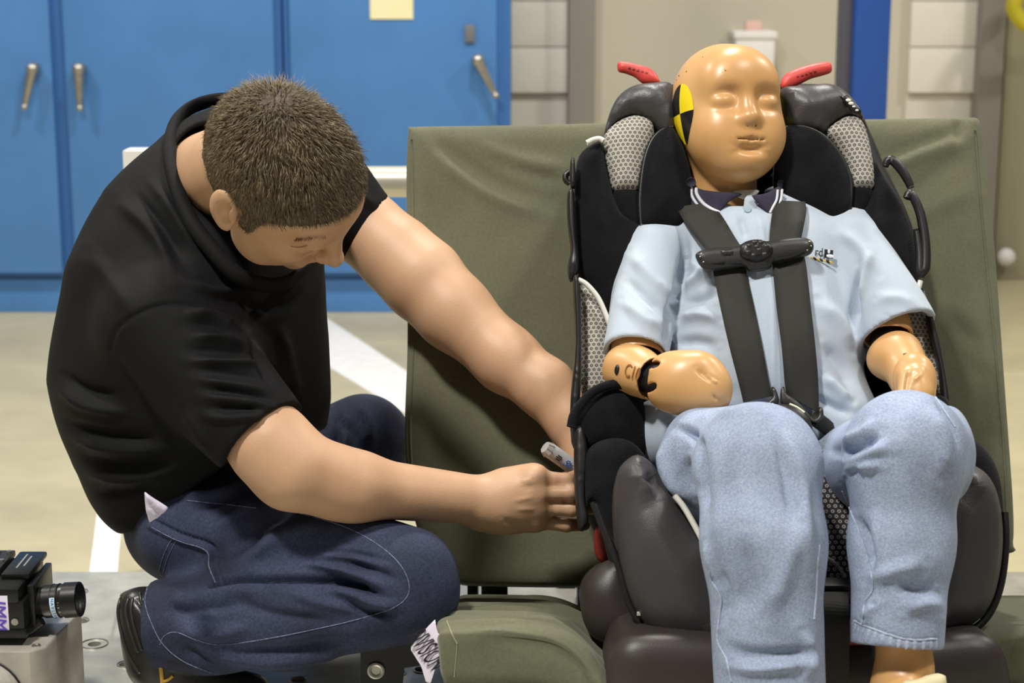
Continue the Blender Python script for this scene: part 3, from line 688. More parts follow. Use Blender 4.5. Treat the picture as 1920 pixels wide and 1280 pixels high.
# arm rests and lower plush wings
pillow('arm_rest', FK(.24), [(1070, 806), (1071, 782), (1086, 756), (1108, 732), (1140, 717), (1172, 716), (1196, 728), (1208, 760), (1212, 820), (1205, 860), (1160, 870), (1140, 850), (1100, 850), (1082, 830)], M_plush, seat, Tf=.03, Tb=.14, r=.04, h=.009)
tube('piping', [FK(.268).hit(*p) for p in ((1071, 800), (1076, 778), (1090, 757), (1110, 736), (1142, 722), (1170, 722), (1192, 732))], .006, M_plush, seat)
pillow('arm_rest', FK(.24), [(1700, 740), (1750, 738), (1778, 752), (1782, 790), (1800, 815), (1790, 850), (1700, 850)], M_plush, seat, Tf=.03, Tb=.14, r=.04, h=.009)
tf = FV(2.02, 930, 25)
pillow('shell_side', tf, [(1078, 812), (1092, 800), (1102, 850), (1098, 930), (1104, 975), (1096, 992), (1086, 996), (1080, 960), (1076, 890)], M_plastic, seat, Tf=.012, Tb=.03, r=.012, h=.007)
pillow('hip_wing', tf, [(1096, 860), (1110, 835), (1140, 822), (1175, 824), (1200, 842), (1215, 870), (1200, 900), (1195, 960), (1200, 1040), (1190, 1060), (1160, 1040), (1135, 990), (1112, 940), (1100, 960), (1095, 910)], M_plush, seat, Tf=.022, Tb=.10, r=.03, h=.008)
pillow('hip_wing', FV(2.0, 930, 25), [(1790, 815), (1820, 822), (1852, 848), (1872, 890), (1880, 950), (1882, 1010), (1876, 1060), (1850, 1000), (1800, 900)], M_plush, seat, Tf=.022, Tb=.12, r=.03, h=.008)
# leather hip bolsters
tl_ = FV(1.93, 1030, 22)
hb = pillow('hip_bolster', tl_, [(1196, 852), (1175, 862), (1158, 884), (1150, 930), (1153, 1000), (1166, 1075), (1188, 1140), (1222, 1186), (1268, 1208), (1320, 1216), (1370, 1210), (1370, 1100), (1345, 1010), (1310, 990), (1282, 950), (1262, 922), (1245, 900), (1222, 868)], M_leather, seat, Tf=.045, Tb=.20, r=.075, h=.008)
press(hb, [([(1215, 880), (1228, 905), (1238, 930)], 12, -.012), ([(1195, 870), (1210, 910), (1222, 945)], 10, .006), ([(1230, 905), (1262, 930)], 8, .006)])
hb2 = pillow('hip_bolster', tl_, [(1790, 868), (1830, 874), (1858, 900), (1874, 945), (1880, 1010), (1873, 1080), (1856, 1135), (1826, 1168), (1780, 1186), (1720, 1196), (1700, 1100), (1720, 980), (1750, 900)], M_leather, seat, Tf=.045, Tb=.20, r=.075, h=.008)
press(hb2, [([(1798, 895), (1820, 905), (1846, 930)], 10, .007), ([(1800, 915), (1825, 925)], 9, -.006)])
# trim line under the bolsters
tube('shell_edge', [tl_.hit(*p) for p in ((1112, 940), (1135, 1000), (1160, 1060), (1180, 1130), (1210, 1180), (1255, 1212), (1310, 1224))], .0045, M_plastic, seat)
tube('shell_edge', [tl_.hit(*p) for p in ((1884, 960), (1886, 1020), (1878, 1090), (1860, 1142), (1830, 1176), (1780, 1196))], .0045, M_plastic, seat)
# seat cushion of pale net on black, with piping
ts = FV(1.955, 1000, 42)
sc_ = pillow('seat_pad', ts, [(1240, 880), (1262, 925), (1290, 970), (1325, 1035), (1350, 1100), (1450, 1112), (1590, 1114), (1680, 1100), (1720, 1000), (1740, 900), (1600, 850), (1400, 840)], M_mesh2, seat, Tf=.02, Tb=.10, r=.04, h=.01)
tube('piping', [FV(1.91, 980, 30).hit(*p) for p in ((1264, 928), (1282, 950), (1305, 990), (1328, 1035))], .0035, M_white, seat)
seam('draw_cord', bvh_of(sc_), [(1545, 1044), (1562, 1054), (1578, 1072), (1586, 1098)], .0022, mat('speckled_cord', '#77747a', .9, var=.9, vscale=500), seat, off=.001)
# moulded base
tb = FV(1.84, 1230, 8)
pillow('base_front', tb, [(1138, 1290), (1142, 1240), (1160, 1205), (1200, 1188), (1300, 1190), (1420, 1200), (1620, 1200), (1760, 1192), (1830, 1186), (1866, 1200), (1886, 1235), (1894, 1290), (1880, 1340), (1160, 1340)], M_base, seat, Tf=.025, Tb=.30, r=.04, h=.011)
pillow('base_side', FV(1.99, 1130, 18), [(1088, 1130), (1092, 1096), (1112, 1068), (1140, 1050), (1170, 1052), (1200, 1110), (1230, 1180), (1240, 1230), (1180, 1225), (1120, 1200), (1096, 1170)], M_base, seat, Tf=.03, Tb=.2, r=.04, h=.009)
pillow('seat_bucket', FV(2.0, 1100, 10), [(1130, 1000), (1170, 960), (1500, 980), (1850, 960), (1872, 1030), (1850, 1120), (1800, 1210), (1500, 1240), (1250, 1225), (1180, 1150)], M_plastic, seat, Tf=.03, Tb=.26, r=.04, h=.014)
MB().box(P(1560, 1102, 1.875), (.052, .03, .016), bev=.003).build('adjuster_slot', M_plastic, seat)
for dy in (-4, 1, 6): MB().box(P(1560, 1102 + dy, 1.857), (.046, .004, .0022), bev=.0008).build('slot_rib', M_base, seat)
pillow('red_base_bar', FV(1.835, 1190), [(1470, 1172), (1530, 1168), (1640, 1180), (1660, 1204), (1560, 1212), (1470, 1206)], M_reddark, seat, Tf=.004, Tb=.05, r=.008, h=.006)
pillow('red_recline_lever', FV(2.08, 1020), [(1114, 1000), (1122, 985), (1140, 990), (1160, 1040), (1155, 1062), (1130, 1056), (1116, 1040)], M_reddark, seat, Tf=.015, Tb=.03, r=.02, h=.006)
st = [P(1566, 1108, 1.862), P(1567, 1124, 1.815), P(1568, 1160, 1.795), P(1568, 1220, 1.79), P(1568, 1310, 1.79)]
def ribbon(name, pts, wd, th, m, parent, n=6, wdir=None):
    Q = catmull(pts, n); V = []; F = []
    for i in range(len(Q)):
        t = Vector(Q[min(i + 1, len(Q) - 1)] - Q[max(i - 1, 0)]).normalized(); w = Vector(wdir if wdir is not None else (1, 0, 0)); w = (w - t * w.dot(t)).normalized(); nn = w.cross(t)
        for a, b in ((-1, -1), (1, -1), (1, 1), (-1, 1)): V.append(tuple(Vector(Q[i]) + w * a * wd / 2 + nn * b * th / 2))
    for i in range(len(Q) - 1):
        for j in range(4): F.append((i * 4 + j, i * 4 + (j + 1) % 4, i * 4 + 4 + (j + 1) % 4, i * 4 + 4 + j))
    F += [(3, 2, 1, 0), tuple(len(V) - 4 + j for j in range(4))]
    return from_np(name, V, F, m, parent, smooth=False)
ribbon('adjuster_strap', st, .028, .002, M_strap, seat)
MB().box(tl_.hit(1196, 1143) + Vector((0, -.012, 0)), (.004, .002, .004)).build('white_tab', M_white, seat)
# ================================================================== crash test dummy
dummy = empty('crash_test_dummy', D(1430, 860, .15)); tag(dummy, 'child crash test dummy in pale blue polo and light jeans strapped in', 'dummy')
# ---- head
yw, pt, rl = math.radians(15), math.radians(17), math.radians(-3)
DF = Vector((math.sin(yw) * math.cos(pt), -math.cos(yw) * math.cos(pt), math.sin(pt))); DL = Vector((math.cos(yw), math.sin(yw), 0)); DU = DF.cross(DL)
rm_ = Matrix.Rotation(rl, 3, DF); DL = rm_ @ DL; DU = rm_ @ DU
DC = D(1364, 207, .205); DM = np.array([DF, DL, DU]).T; DS = .885
def dp(f, l, u): return DC + (DF * f + DL * l + DU * u) * (.001 * DS)
def E_(c, r, k=.012, op='u', M=None): return El(dp(*c), np.array(r) * .001 * DS, DM if M is None else M, k, op)
def R_(a, b, r1, r2=None, k=.012, op='u'): return Rc(dp(*a), dp(*b), r1 * .001 * DS, (r1 if r2 is None else r2) * .001 * DS, k, op)
hp_ = [E_((-14, 0, 22), (86, 75, 78)), E_((6, 0, -20), (70, 71, 72), .03), E_((28, 0, -62), (50, 52, 46), .03), E_((52, 0, -84), (26, 30, 22), .03),
       E_((42, 31, -46), (32, 31, 32), .03), E_((42, -31, -46), (32, 31, 32), .03), R_((60, -34, 20), (60, 34, 20), 13, 13, .025), E_((50, 0, 42), (32, 46, 34), .03),
       E_((86, 31, 0), (16, 21, 13), .014, 's'), E_((86, -31, 0), (16, 21, 13), .014, 's'),
       E_((67, 31, -3), (12, 18, 11), .006), E_((67, -31, -3), (12, 18, 11), .006),
       R_((72, 0, 6), (88, 0, -28), 6.5, 8.5, .014), E_((85, 0, -30), (10.5, 11.5, 9), .008), E_((78, 12, -33), (9, 8, 7), .008), E_((78, -12, -33), (9, 8, 7), .008),
       E_((84, 6, -40), (4.5, 3.6, 3), .003, 's'), E_((84, -6, -40), (4.5, 3.6, 3), .003, 's'),
       E_((66, 0, -56), (15, 24, 14), .014),
       R_((76, -14, -54.5), (79, 0, -53), 4.5, 5.5, .006), R_((76, 14, -54.5), (79, 0, -53), 4.5, 5.5, .006), R_((75, -10, -64), (75, 10, -64), 6, 6, .007),
       R_((82.5, -19, -59.5), (84.5, 0, -59), 1.2, 1.2, .005, 's'), R_((84.5, 0, -59), (82.5, 19, -59.5), 1.2, 1.2, .005, 's'), E_((84, 0, -74), (8, 16, 4), .012, 's'),
       R_((-22, 0, -40), (-30, 0, -150), 48, 50, .014)]
head = solid('head', hp_, M_vinyl, dummy, h=.0021)
hb_ = bvh_of(head)
# dark scuffs: fine black specks on the scalp
for x, y, r in ((1287, 134, .0009), (1273, 142, .0012), (1268, 150, .0009), (1318, 107, .0008), (1360, 132, .0007)):
    l, n = cast(hb_, x, y, .0001); MB().sphere((0, 0, 0), r, 8, (2.2, 1, .3)).build('scuff', mat('brown_scuff', '#5a3c1c', .6), head, surf_frame(l, n, (0.6, 0, 1)))
# quartered black and yellow targets on both temples
def target(center, rx, ry, side):
    q = [[], [], [], []]; nb, na = 6, 8
    loc0, n0 = center
    up = DU; u = (up.cross(n0)).normalized(); v = n0.cross(u)
    for k in range(4):
        V = []; F = []
        for i in range(nb + 1):
            for j in range(na + 1):
                a = math.pi / 2 * (k + j / na); rr = i / nb
                p = loc0 + u * (rr * rx * math.cos(a)) + v * (rr * ry * math.sin(a))
                h, n, _, _ = hb_.find_nearest(p); V.append(tuple(h + n * .0007))
        for i in range(nb):
            for j in range(na):
                a = i * (na + 1) + j; F.append((a, a + na + 1, a + na + 2, a + 1))
        from_np('target_quarter', V, F, M_yellow if k in (0, 2) else M_blk, head)
l0, n0, _, _ = hb_.find_nearest(dp(12, -90, -11)); target((l0, n0), .030, .041, -1)
l0, n0, _, _ = hb_.find_nearest(dp(12, 90, -11)); target((l0, n0), .030, .041, 1)

# ---- polo shirt
IM = np.array([(1, 0, 0), tuple(BT), tuple(BN)]).T
sh = [El(D(1430, 545, .165), (.120, .13, .085), IM, .05), El(D(1432, 695, .182), (.122, .115, .092), IM, .06),
      Rc(D(1252, 464, .165), D(1590, 444, .165), .040, .042, .05), Rc(D(1310, 428, .15), D(1490, 412, .15), .034, .034, .05), El(D(1240, 820, .2), (.045, .05, .06), IM, .03), El(D(1560, 800, .19), (.06, .06, .07), IM, .04),
      Rc(D(1222, 478, .185), D(1192, 664, .24), .043, .041, .012, cut=True), Rc(D(1598, 460, .185), D(1682, 624, .222), .044, .052, .014, cut=True),
      Rc(D(1196, 645, .234), D(1188, 692, .25), .034, .036, .003, 's'), Rc(D(1670, 598, .215), D(1696, 655, .228), .041, .047, .003, 's'),
      Rc(D(1390, 320, .2), D(1395, 395, .165), .052, .040, .01, 's')]
shs = [ # press and raise folds: left sleeve, body, waist
    ([(1272, 420), (1285, 470), (1275, 540), (1262, 580), (1252, 650)], 9, -0.0180), ([(1180, 470), (1220, 520), (1255, 560)], 12, 0.0075), ([(1165, 560), (1210, 600), (1245, 610)], 10, 0.0060), ([(1170, 520), (1220, 565), (1250, 590)], 8, -0.0060),
    ([(1290, 480), (1330, 520), (1345, 560)], 10, 0.0090), ([(1270, 545), (1310, 520), (1350, 500)], 9, 0.0090), ([(1280, 570), (1320, 560), (1350, 545)], 8, -0.0075), ([(1270, 600), (1310, 590), (1355, 600)], 10, 0.0090),
    ([(1262, 650), (1300, 640), (1350, 650)], 10, -0.0075), ([(1260, 690), (1300, 720), (1350, 725)], 9, 0.0090), ([(1255, 740), (1310, 745), (1380, 735)], 9, -0.0090), ([(1225, 790), (1260, 765), (1330, 760)], 10, 0.0105),
    ([(1445, 520), (1448, 620), (1450, 740)], 7, 0.0045), ([(1418, 390), (1428, 440), (1432, 520)], 7, 0.0045), ([(1388, 400), (1398, 450)], 6, -0.0045),
    ([(1610, 500), (1602, 560), (1603, 620)], 8, -0.0150), ([(1630, 470), (1620, 520), (1612, 570)], 9, 0.0090), ([(1530, 560), (1570, 600), (1600, 660)], 14, 0.0075), ([(1540, 640), (1580, 690), (1600, 740)], 12, -0.0075), ([(1540, 700), (1580, 740), (1600, 755)], 10, 0.0090),
    ([(1640, 560), (1690, 560), (1720, 580)], 10, 0.0045), ([(1660, 590), (1700, 606), (1738, 598)], 3, -.0012, 1), ([(1150, 648), (1200, 652), (1243, 656)], 3, -.0012, 1), ([(1560, 430), (1610, 460), (1650, 520)], 12, 0.0060), ([(1520, 740), (1560, 760), (1600, 780)], 8, -0.0090)]
shirt = solid('polo_shirt', sh, M_polo, dummy, h=.0028, strokes=shs, wob=(9, .0015))
sbv = bvh_of(shirt)
# navy collar with two white stripes: loops of folded cloth around the neck
def kof(p): return (p - Vector((0, 2.247, .41))).dot(BN)
def patch(name, fr, pts, m, parent, th=.002, lift=0., h=.006, curve=None, sm=True):
    return pillow(name, fr, pts, m, parent, Tf=th, Tb=th * 2, r=.004, h=h, curve=curve, n=3, smooth_pts=sm)
kcol = kof(cast(sbv, 1400, 392)[0]); fc = FK(kcol - .002)
fu0 = fc.px(1385, 370)[0]
bend = lambda u, v: -.055 * ((u - fu0) / .06) ** 2 * np.clip(1, 0, 1)
col = patch('collar', fc, [(1296, 338), (1284, 352), (1286, 372), (1300, 392), (1318, 404), (1336, 412), (1352, 392), (1372, 374), (1392, 364), (1352, 358), (1318, 350)], M_navy, shirt, .003, curve=lambda u, v: -.022 * np.clip((fu0 - u) / .065, 0, 2) ** 1.5)
col2 = patch('collar', FK(kcol + .010), [(1410, 366), (1430, 362), (1448, 354), (1462, 344), (1470, 352), (1468, 372), (1456, 400), (1446, 405), (1434, 392), (1420, 378)], M_navy, shirt, .003, curve=lambda u, v: -.016 * np.clip((u - fu0) / .065, 0, 2) ** 1.5)
cb = bvh_of(col, col2)
for off in (0, 9):
    pl = [(1297 + off, 352 - off * .2), (1298 + off, 368 - off * .4), (1310 + off, 386 - off * .5), (1326 + off, 397 - off * .5), (1342 + off * .6, 404 - off * .7)]
    seam('collar_stripe', cb, pl, .0024 if off else .002, M_stripe, col, off=.0003)
for off in (0, 8): seam('collar_stripe', cb, [(1466 - off, 356), (1464 - off, 374), (1457 - off, 388), (1450 - off * .8, 399)], .0018, M_stripe, col2, off=.0003)
for off, z in ((0, 0),): tube('collar_back', [D(1296, 342, .215), D(1290, 332, .17), D(1330, 330, .13), D(1420, 330, .13), D(1468, 334, .17), D(1466, 346, .212)], .0065, M_navy, shirt, flat=((0, -.9, .4), .5))
patch('placket', FK(kcol), [(1396, 372), (1412, 366), (1420, 385), (1424, 420), (1424, 455), (1404, 455), (1396, 410)], M_polo, shirt, .002, curve=lambda u, v: -.0 * u)
patch('undershirt', FK(kcol - .008), [(1372, 360), (1400, 356), (1424, 357), (1412, 370), (1394, 374)], mat('grey_white_undershirt', '#cfcdc6', .9), shirt, .002)
bt_l, bt_n = cast(bvh_of(shirt, bpy.data.objects['placket']), 1402, 393, .0008); MB().cyl((0, 0, 0), (0, 0, .0016), .0045, .004, seg=16).build('button', mat('pale_blue_button', '#a8bccb', .3), shirt, surf_frame(bt_l, bt_n, (0, 0, 1)))
# embroidered chest logo
l, n = cast(sbv, 1537, 476, .0032); n = (n + BN * 2).normalized()
LM = surf_frame(l, n, (0, 0, 1)) @ Matrix.Rotation(math.radians(-10), 4, 'Z')
lg = text_mesh('rd', M_ink, LM @ Matrix.Translation((-.003, 0, .0008)), .0165, 'chest_logo', shirt, sx=.72)
MB().box((0, 0, 0), (.011, .011, .0008)).build('logo_square', M_ink, lg, LM @ Matrix.Translation((.0095, -.0002, .0008)), smooth=False)
MB().sphere((0, 0, 0), .0042, 12, (1.2, .6, .2)).build('logo_disc', M_stripe, lg, LM @ Matrix.Translation((.0115, -.003, .0013)))
MB().sphere((0, 0, 0), .0022, 10, (.8, 1.4, .25)).build('logo_disc', M_stripe, lg, LM @ Matrix.Translation((.0095, .003, .0013)))
for i in range(7): MB().sphere((0, 0, 0), .0019, 8, (1.6, .8, .4)).build('rope_strand', mat('gold_thread', '#c9a94a', .7) if i % 2 == 0 else M_ink, lg, LM @ Matrix.Translation((-.012 + i * .0042, -.0085 - i * .0004, .0008)) @ Matrix.Rotation(-.6, 4, 'Z'))

# ---- arms
def vin(name, prims, parent=None, h=.002, **k): return solid(name, prims, M_vinyl, parent or dummy, h=h, **k)
vin('upper_arm', [Rc(D(1196, 630, .228), D(1196, 672, .238), .033, .0335, .01, cut=True), Rc(D(1197, 655, .235), D(1194, 700, .243), .029, .029, .004, 's')])
MB().sphere(D(1196, 672, .232), .025).build('elbow_joint', M_blackm, dummy)
vin('forearm', [Rc(D(1176, 694, .252), D(1226, 710, .288), .0285, .027, .015, cut=True), El(D(1170, 690, .245), (.022, .026, .024), IM, .015), El(D(1195, 680, .262), (.02, .016, .02), IM, .02), Rc(D(1222, 709, .285), D(1240, 713, .3), .0235, .0235, .003, 's')], h=.0018)
MB().cyl(D(1205, 706, .275), D(1250, 716, .305), .0175).build('wrist_joint', M_blackm, dummy)
fl_ = bvh_of(bpy.data.objects['forearm'])
l, n = cast(fl_, 1187, 699, .0004); text_mesh('C10', mat('brown_marker', '#8a5a20', .7), surf_frame(l, n, (.12, 0, 1)) @ Matrix.Translation((0, 0, .0006)), .022, 'marker_writing', bpy.data.objects['forearm'], shear=-.1, sx=.75)
l, n = cast(fl_, 1157, 693, 0.); MB().sphere((0, 0, 0), .0065, 12, (.6, 1, .35)).build('screw', M_blackm, bpy.data.objects['forearm'], surf_frame(l, n, (0, 0, 1)))
fist = [El(D(1262, 716, .315), (.030, .030, .028), IM, .02), El(D(1300, 722, .325), (.042, .034, .03), IM, .02), El(D(1322, 738, .325), (.028, .026, .026), IM, .018), El(D(1300, 690, .328), (.026, .017, .02), IM, .02), El(D(1315, 686, .335), (.014, .012, .014), IM, .012),
        El(D(1252, 690, .315), (.018, .014, .018), IM, .018), El(D(1335, 720, .332), (.016, .020, .018), IM, .014), El(D(1338, 748, .322), (.013, .012, .014), IM, .012), El(D(1270, 742, .31), (.028, .014, .02), IM, .02),
        Rc(D(1226, 705, .3), D(1250, 712, .305), .022, .022, .004, 's'), El(D(1230, 688, .318), (.008, .006, .02), IM, .002, 's'), El(D(1226, 728, .318), (.009, .006, .02), IM, .002, 's')]
vin('hand', fist, h=.0018, strokes=[([(1306, 690), (1322, 704), (1342, 716)], 5, -.003), ([(1322, 700), (1336, 712), (1348, 720)], 3, .0025), ([(1336, 740), (1346, 752)], 3, -.002)])
vin('upper_arm', [Rc(D(1662, 612, .225), D(1665, 634, .23), .031, .0315, .01, cut=True), Rc(D(1661, 620, .227), D(1668, 655, .236), .027, .027, .004, 's')])
MB().sphere(D(1666, 640, .226), .024).build('elbow_joint', M_blackm, dummy)
vin('forearm', [Rc(D(1686, 664, .25), D(1710, 716, .285), .029, .026, .015), El(D(1660, 678, .245), (.02, .018, .02), IM, .02), El(D(1668, 668, .248), (.018, .016, .02), IM, .02)])
fa2 = bpy.data.objects['forearm.001']
vin('hand', [El(D(1715, 712, .30), (.026, .034, .024), IM, .015), El(D(1722, 745, .315), (.018, .028, .02), IM, .015), Rc(D(1700, 705, .318), D(1694, 742, .325), .009, .008, .008), Rc(D(1722, 700, .322), D(1735, 735, .325), .008, .008, .008)],
    strokes=[([(1705, 690), (1700, 720), (1698, 745)], 4, -.003), ([(1712, 715), (1720, 708), (1726, 700)], 3, .002)])
l, n = cast(bvh_of(fa2), 1702, 664, .0002); MB().sphere((0, 0, 0), .003, 8, (2, .8, .3)).build('scuff', MATS['brown_scuff'], fa2, surf_frame(l, n, (0, 0, 1)))

# ---- jeans
jp = [Rc(P(1365, 862, 2.1), P(1420, 872, 1.83), .068, .064, .03), Rc(P(1605, 885, 2.1), P(1700, 848, 1.81), .060, .058, .03), El(P(1470, 890, 2.12), (.11, .08, .06), None, .04),
      Rc(P(1422, 880, 1.825), P(1432, 1020, 1.775), .062, .060, .03), Rc(P(1432, 1020, 1.775), P(1445, 1330, 1.72), .060, .0575, .03, cut=True),
      Rc(P(1697, 846, 1.81), P(1690, 1020, 1.785), .0585, .052, .03), Rc(P(1690, 1020, 1.785), P(1681, 1210, 1.752), .052, .0485, .02, cut=True),
      El(P(1300, 880, 1.98), (.042, .055, .07), None, .03), El(P(1780, 850, 1.87), (.02, .05, .05), None, .04),
      Rc(P(1682, 1165, 1.76), P(1680, 1240, 1.75), .042, .044, .003, 's')]
js = [([(1258, 800), (1300, 815), (1312, 860), (1322, 930), (1326, 960)], 8, -0.0174), ([(1250, 815), (1244, 860), (1262, 910), (1300, 940)], 10, 0.0087), ([(1290, 850), (1285, 890), (1310, 930)], 9, -0.0101), ([(1300, 795), (1350, 775), (1400, 762)], 10, 0.0058),
      ([(1345, 830), (1352, 950), (1345, 1060)], 16, 0.0058), ([(1470, 800), (1500, 900), (1510, 1000), (1530, 1080)], 14, 0.0072), ([(1450, 800), (1475, 900), (1490, 1000)], 12, -0.0058), ([(1500, 980), (1460, 1100), (1430, 1160)], 18, 0.0072), ([(1390, 1000), (1400, 1100), (1370, 1160)], 20, -0.0058),
      ([(1330, 1050), (1360, 1110), (1350, 1180)], 12, -0.0087), ([(1345, 1200), (1400, 1225), (1500, 1225), (1540, 1205)], 12, -0.0072), ([(1350, 1245), (1420, 1255), (1530, 1240)], 10, 0.0072), ([(1500, 1180), (1520, 1220), (1515, 1280)], 12, 0.0087), ([(1325, 1010), (1335, 1060), (1350, 1100)], 8, 0.0072),
      ([(1545, 835), (1580, 850), (1620, 840), (1650, 810)], 9, -0.0116), ([(1570, 870), (1620, 850), (1680, 835)], 12, 0.0087), ([(1575, 905), (1600, 880), (1660, 870)], 9, 0.0087), ([(1585, 890), (1620, 875)], 7, -0.0072), ([(1640, 780), (1620, 810), (1560, 830)], 10, 0.0072),
      ([(1600, 960), (1625, 1020), (1640, 1080)], 10, -0.0116), ([(1640, 950), (1645, 1040), (1640, 1100)], 12, 0.0058), ([(1740, 760), (1770, 830), (1765, 900)], 16, 0.0072), ([(1680, 1090), (1720, 1110), (1760, 1100)], 14, -0.0072), ([(1620, 1090), (1680, 1070), (1740, 1050)], 14, 0.0072), ([(1690, 1145), (1740, 1130), (1765, 1150)], 12, 0.0072), ([(1640, 1130), (1620, 1160)], 10, 0.0058),
      ([(1600, 1162), (1640, 1180), (1700, 1199), (1757, 1198)], 2.5, -.0018, 1), ([(1750, 740), (1785, 800), (1795, 850)], 6, -0.0058)]
jeans = solid('jeans', jp, M_ljean, dummy, h=.0026, strokes=js, wob=(14, .0012))
jb = bvh_of(jeans)
seam('seam', jb, [(1330, 1070), (1336, 1090), (1352, 1120), (1350, 1150), (1346, 1200), (1362, 1236), (1372, 1278)], .0012, M_ljean2, jeans)
seam('seam', jb, [(1536, 1020), (1532, 1060), (1530, 1110), (1526, 1160)], .0011, M_ljean2, jeans)
seam('seam', jb, [(1580, 920), (1606, 985), (1625, 1040), (1637, 1100), (1622, 1130), (1616, 1170)], .0011, M_ljean2, jeans)
seam('seam', jb, [(1752, 742), (1772, 772), (1790, 800)], .001, M_ljean2, jeans)
# puckered hem on the right leg
hem = catmull([(1603, 1164), (1640, 1180), (1700, 1198), (1756, 1197)], 8)
for x, y in hem[::2]:
    l, n = cast(jb, x, y + 10, -.0006); 
    if l is not None: MB().sphere((0, 0, 0), .0032, 8, (.9, 1.7, .25)).build('hem_pucker', M_ljean2, jeans, surf_frame(l, n, (.12, 0, 1)))
seam('hem_stitch', jb, [(1603, 1164), (1640, 1180), (1700, 1198), (1756, 1197)], .0013, M_ljean2, jeans)
# ---- lower legs and the foot
vin('lower_leg', [Rc(P(1690, 1120, 1.76), P(1688, 1300, 1.75), .030, .0235, .02), Rc(P(1688, 1300, 1.75), P(1688, 1340, 1.68), .026, .024, .03), El(P(1716, 1240, 1.76), (.01, .03, .02), None, .03)], h=.0025)
vin('lower_leg', [Rc(P(1440, 1200, 1.73), P(1445, 1400, 1.72), .03, .026, .02)], h=.003)
pillow('sock', FV(1.70, 1275), [(1690, 1290), (1698, 1278), (1722, 1276), (1745, 1268), (1768, 1264), (1774, 1272), (1772, 1300), (1740, 1310)], mat('cream_cloth', '#d8cda6', .9), dummy, Tf=.01, Tb=.02, r=.012, h=.005)
MB().box(P(1739, 1232, 1.775), (.006, .002, .012)).build('yellow_label', M_yellow, dummy)

# ================================================================== harness (parts of the car seat)
hbv = bvh_of(shirt)
def kof(p): return (p - Vector((0, 2.247, .41))).dot(BN)
def strap(name, st, lift=.004, kmin=None, m=M_strap, bv=None):
    ks = []
    Ls = catmull([s[:4] for s in st], 5)
    for xl, yl, xr, yr in Ls:
        kk = []
        for t in (.05, .3, .5, .7, .95):
            l, n = cast(bv or hbv, xl + (xr - xl) * t, yl + (yr - yl) * t)
            if l is not None: kk.append(kof(l))
        ks.append(max(kk) if kk else np.nan)
    ks = np.array(ks); ok = ~np.isnan(ks); ks = np.interp(np.arange(len(ks)), np.nonzero(ok)[0], ks[ok])
    if kmin is not None: ks = np.maximum(ks, np.interp(np.linspace(0, 1, len(ks)), np.linspace(0, 1, len(kmin)), kmin))
    for _ in range(3): ks = np.maximum(ks, np.convolve(np.pad(ks, 2, 'edge'), np.ones(5) / 5, 'valid'))
    ks = ks + lift; V = []; F = []; c = 5
    for (xl, yl, xr, yr), k in zip(Ls, ks):
        a = D(xl, yl, k); b = D(xr, yr, k)
        for j in range(c): 
            t = j / (c - 1); q = a.lerp(b, t) + BN * (.0015 * math.sin(math.pi * t)); V.append(tuple(q))
        for j in range(c): V.append(tuple(Vector(V[-c]) - BN * .0022))
    w = 2 * c
    for i in range(len(Ls) - 1):
        o = i * w; p = o + w
        for j in range(c - 1):
            F.append((o + j, p + j, p + j + 1, o + j + 1)); F.append((o + c + j, o + c + j + 1, p + c + j + 1, p + c + j))
        F.append((o, o + c, p + c, p)); F.append((o + c - 1, p + c - 1, p + w - 1, o + w - 1))
    return from_np(name, V, F, m, seat), Ls, ks
strap('shoulder_strap', [(1268, 388, 1330, 380), (1284, 416, 1352, 402), (1308, 448, 1378, 444), (1326, 470, 1392, 466)], kmin=[.19, .23, .25])
strap('shoulder_strap', [(1452, 376, 1510, 378), (1448, 400, 1512, 396), (1444, 430, 1507, 424), (1442, 466, 1500, 460)], kmin=[.2, .24, .25])
_, L1, k1 = strap('lower_strap', [(1333, 480, 1396, 478), (1338, 512, 1400, 510), (1352, 580, 1414, 574), (1368, 650, 1428, 640), (1386, 720, 1440, 705), (1394, 754, 1448, 742)], lift=.006)
_, L2, k2 = strap('lower_strap', [(1448, 480, 1506, 472), (1450, 510, 1512, 500), (1457, 580, 1520, 570), (1466, 650, 1528, 640), (1472, 720, 1534, 710), (1476, 740, 1536, 775)], lift=.006)
# chest clip
kc = kof(cast(hbv, 1415, 478)[0]) + .016
fk = FK(max(kc, .262))
clip = pillow('chest_clip', fk, [(1304, 482), (1306, 474), (1320, 468), (1344, 464), (1372, 462), (1400, 456), (1440, 452), (1480, 447), (1508, 446), (1522, 452), (1526, 464), (1520, 476), (1506, 482), (1480, 487), (1450, 492), (1446, 502), (1430, 508), (1404, 509), (1396, 500), (1360, 506), (1330, 508), (1314, 500)], M_clip, seat, Tf=.008, Tb=.008, r=.009, h=.0045, n=3)
pillow('centre_button', fk, [(1383, 474), (1388, 460), (1402, 452), (1420, 450), (1438, 455), (1449, 466), (1448, 480), (1436, 491), (1416, 496), (1396, 492), (1385, 484)], M_plastic, clip, Tf=.014, Tb=.002, r=.008, h=.004, n=4)
for x, y in ((1402, 466), (1412, 460), (1424, 460), (1434, 467), (1400, 478), (1410, 484), (1420, 474), (1430, 482), (1416, 468)):
    u, v = fk.px(x, y); MB().sphere((u, v, .0136), .0036, 8, (1, 1, .5)).build('button_bump', M_clip, clip, fk.m)
for pts in ([(1326, 496), (1350, 490), (1394, 493), (1394, 498), (1350, 500), (1326, 501)], [(1448, 486), (1480, 481), (1512, 470), (1513, 475), (1482, 489), (1448, 495)]):
    pillow('clip_slot', fk, pts, mat('slot_black', '#050505', .9), clip, Tf=.0088, Tb=.001, r=.002, h=.003, smooth_pts=False)
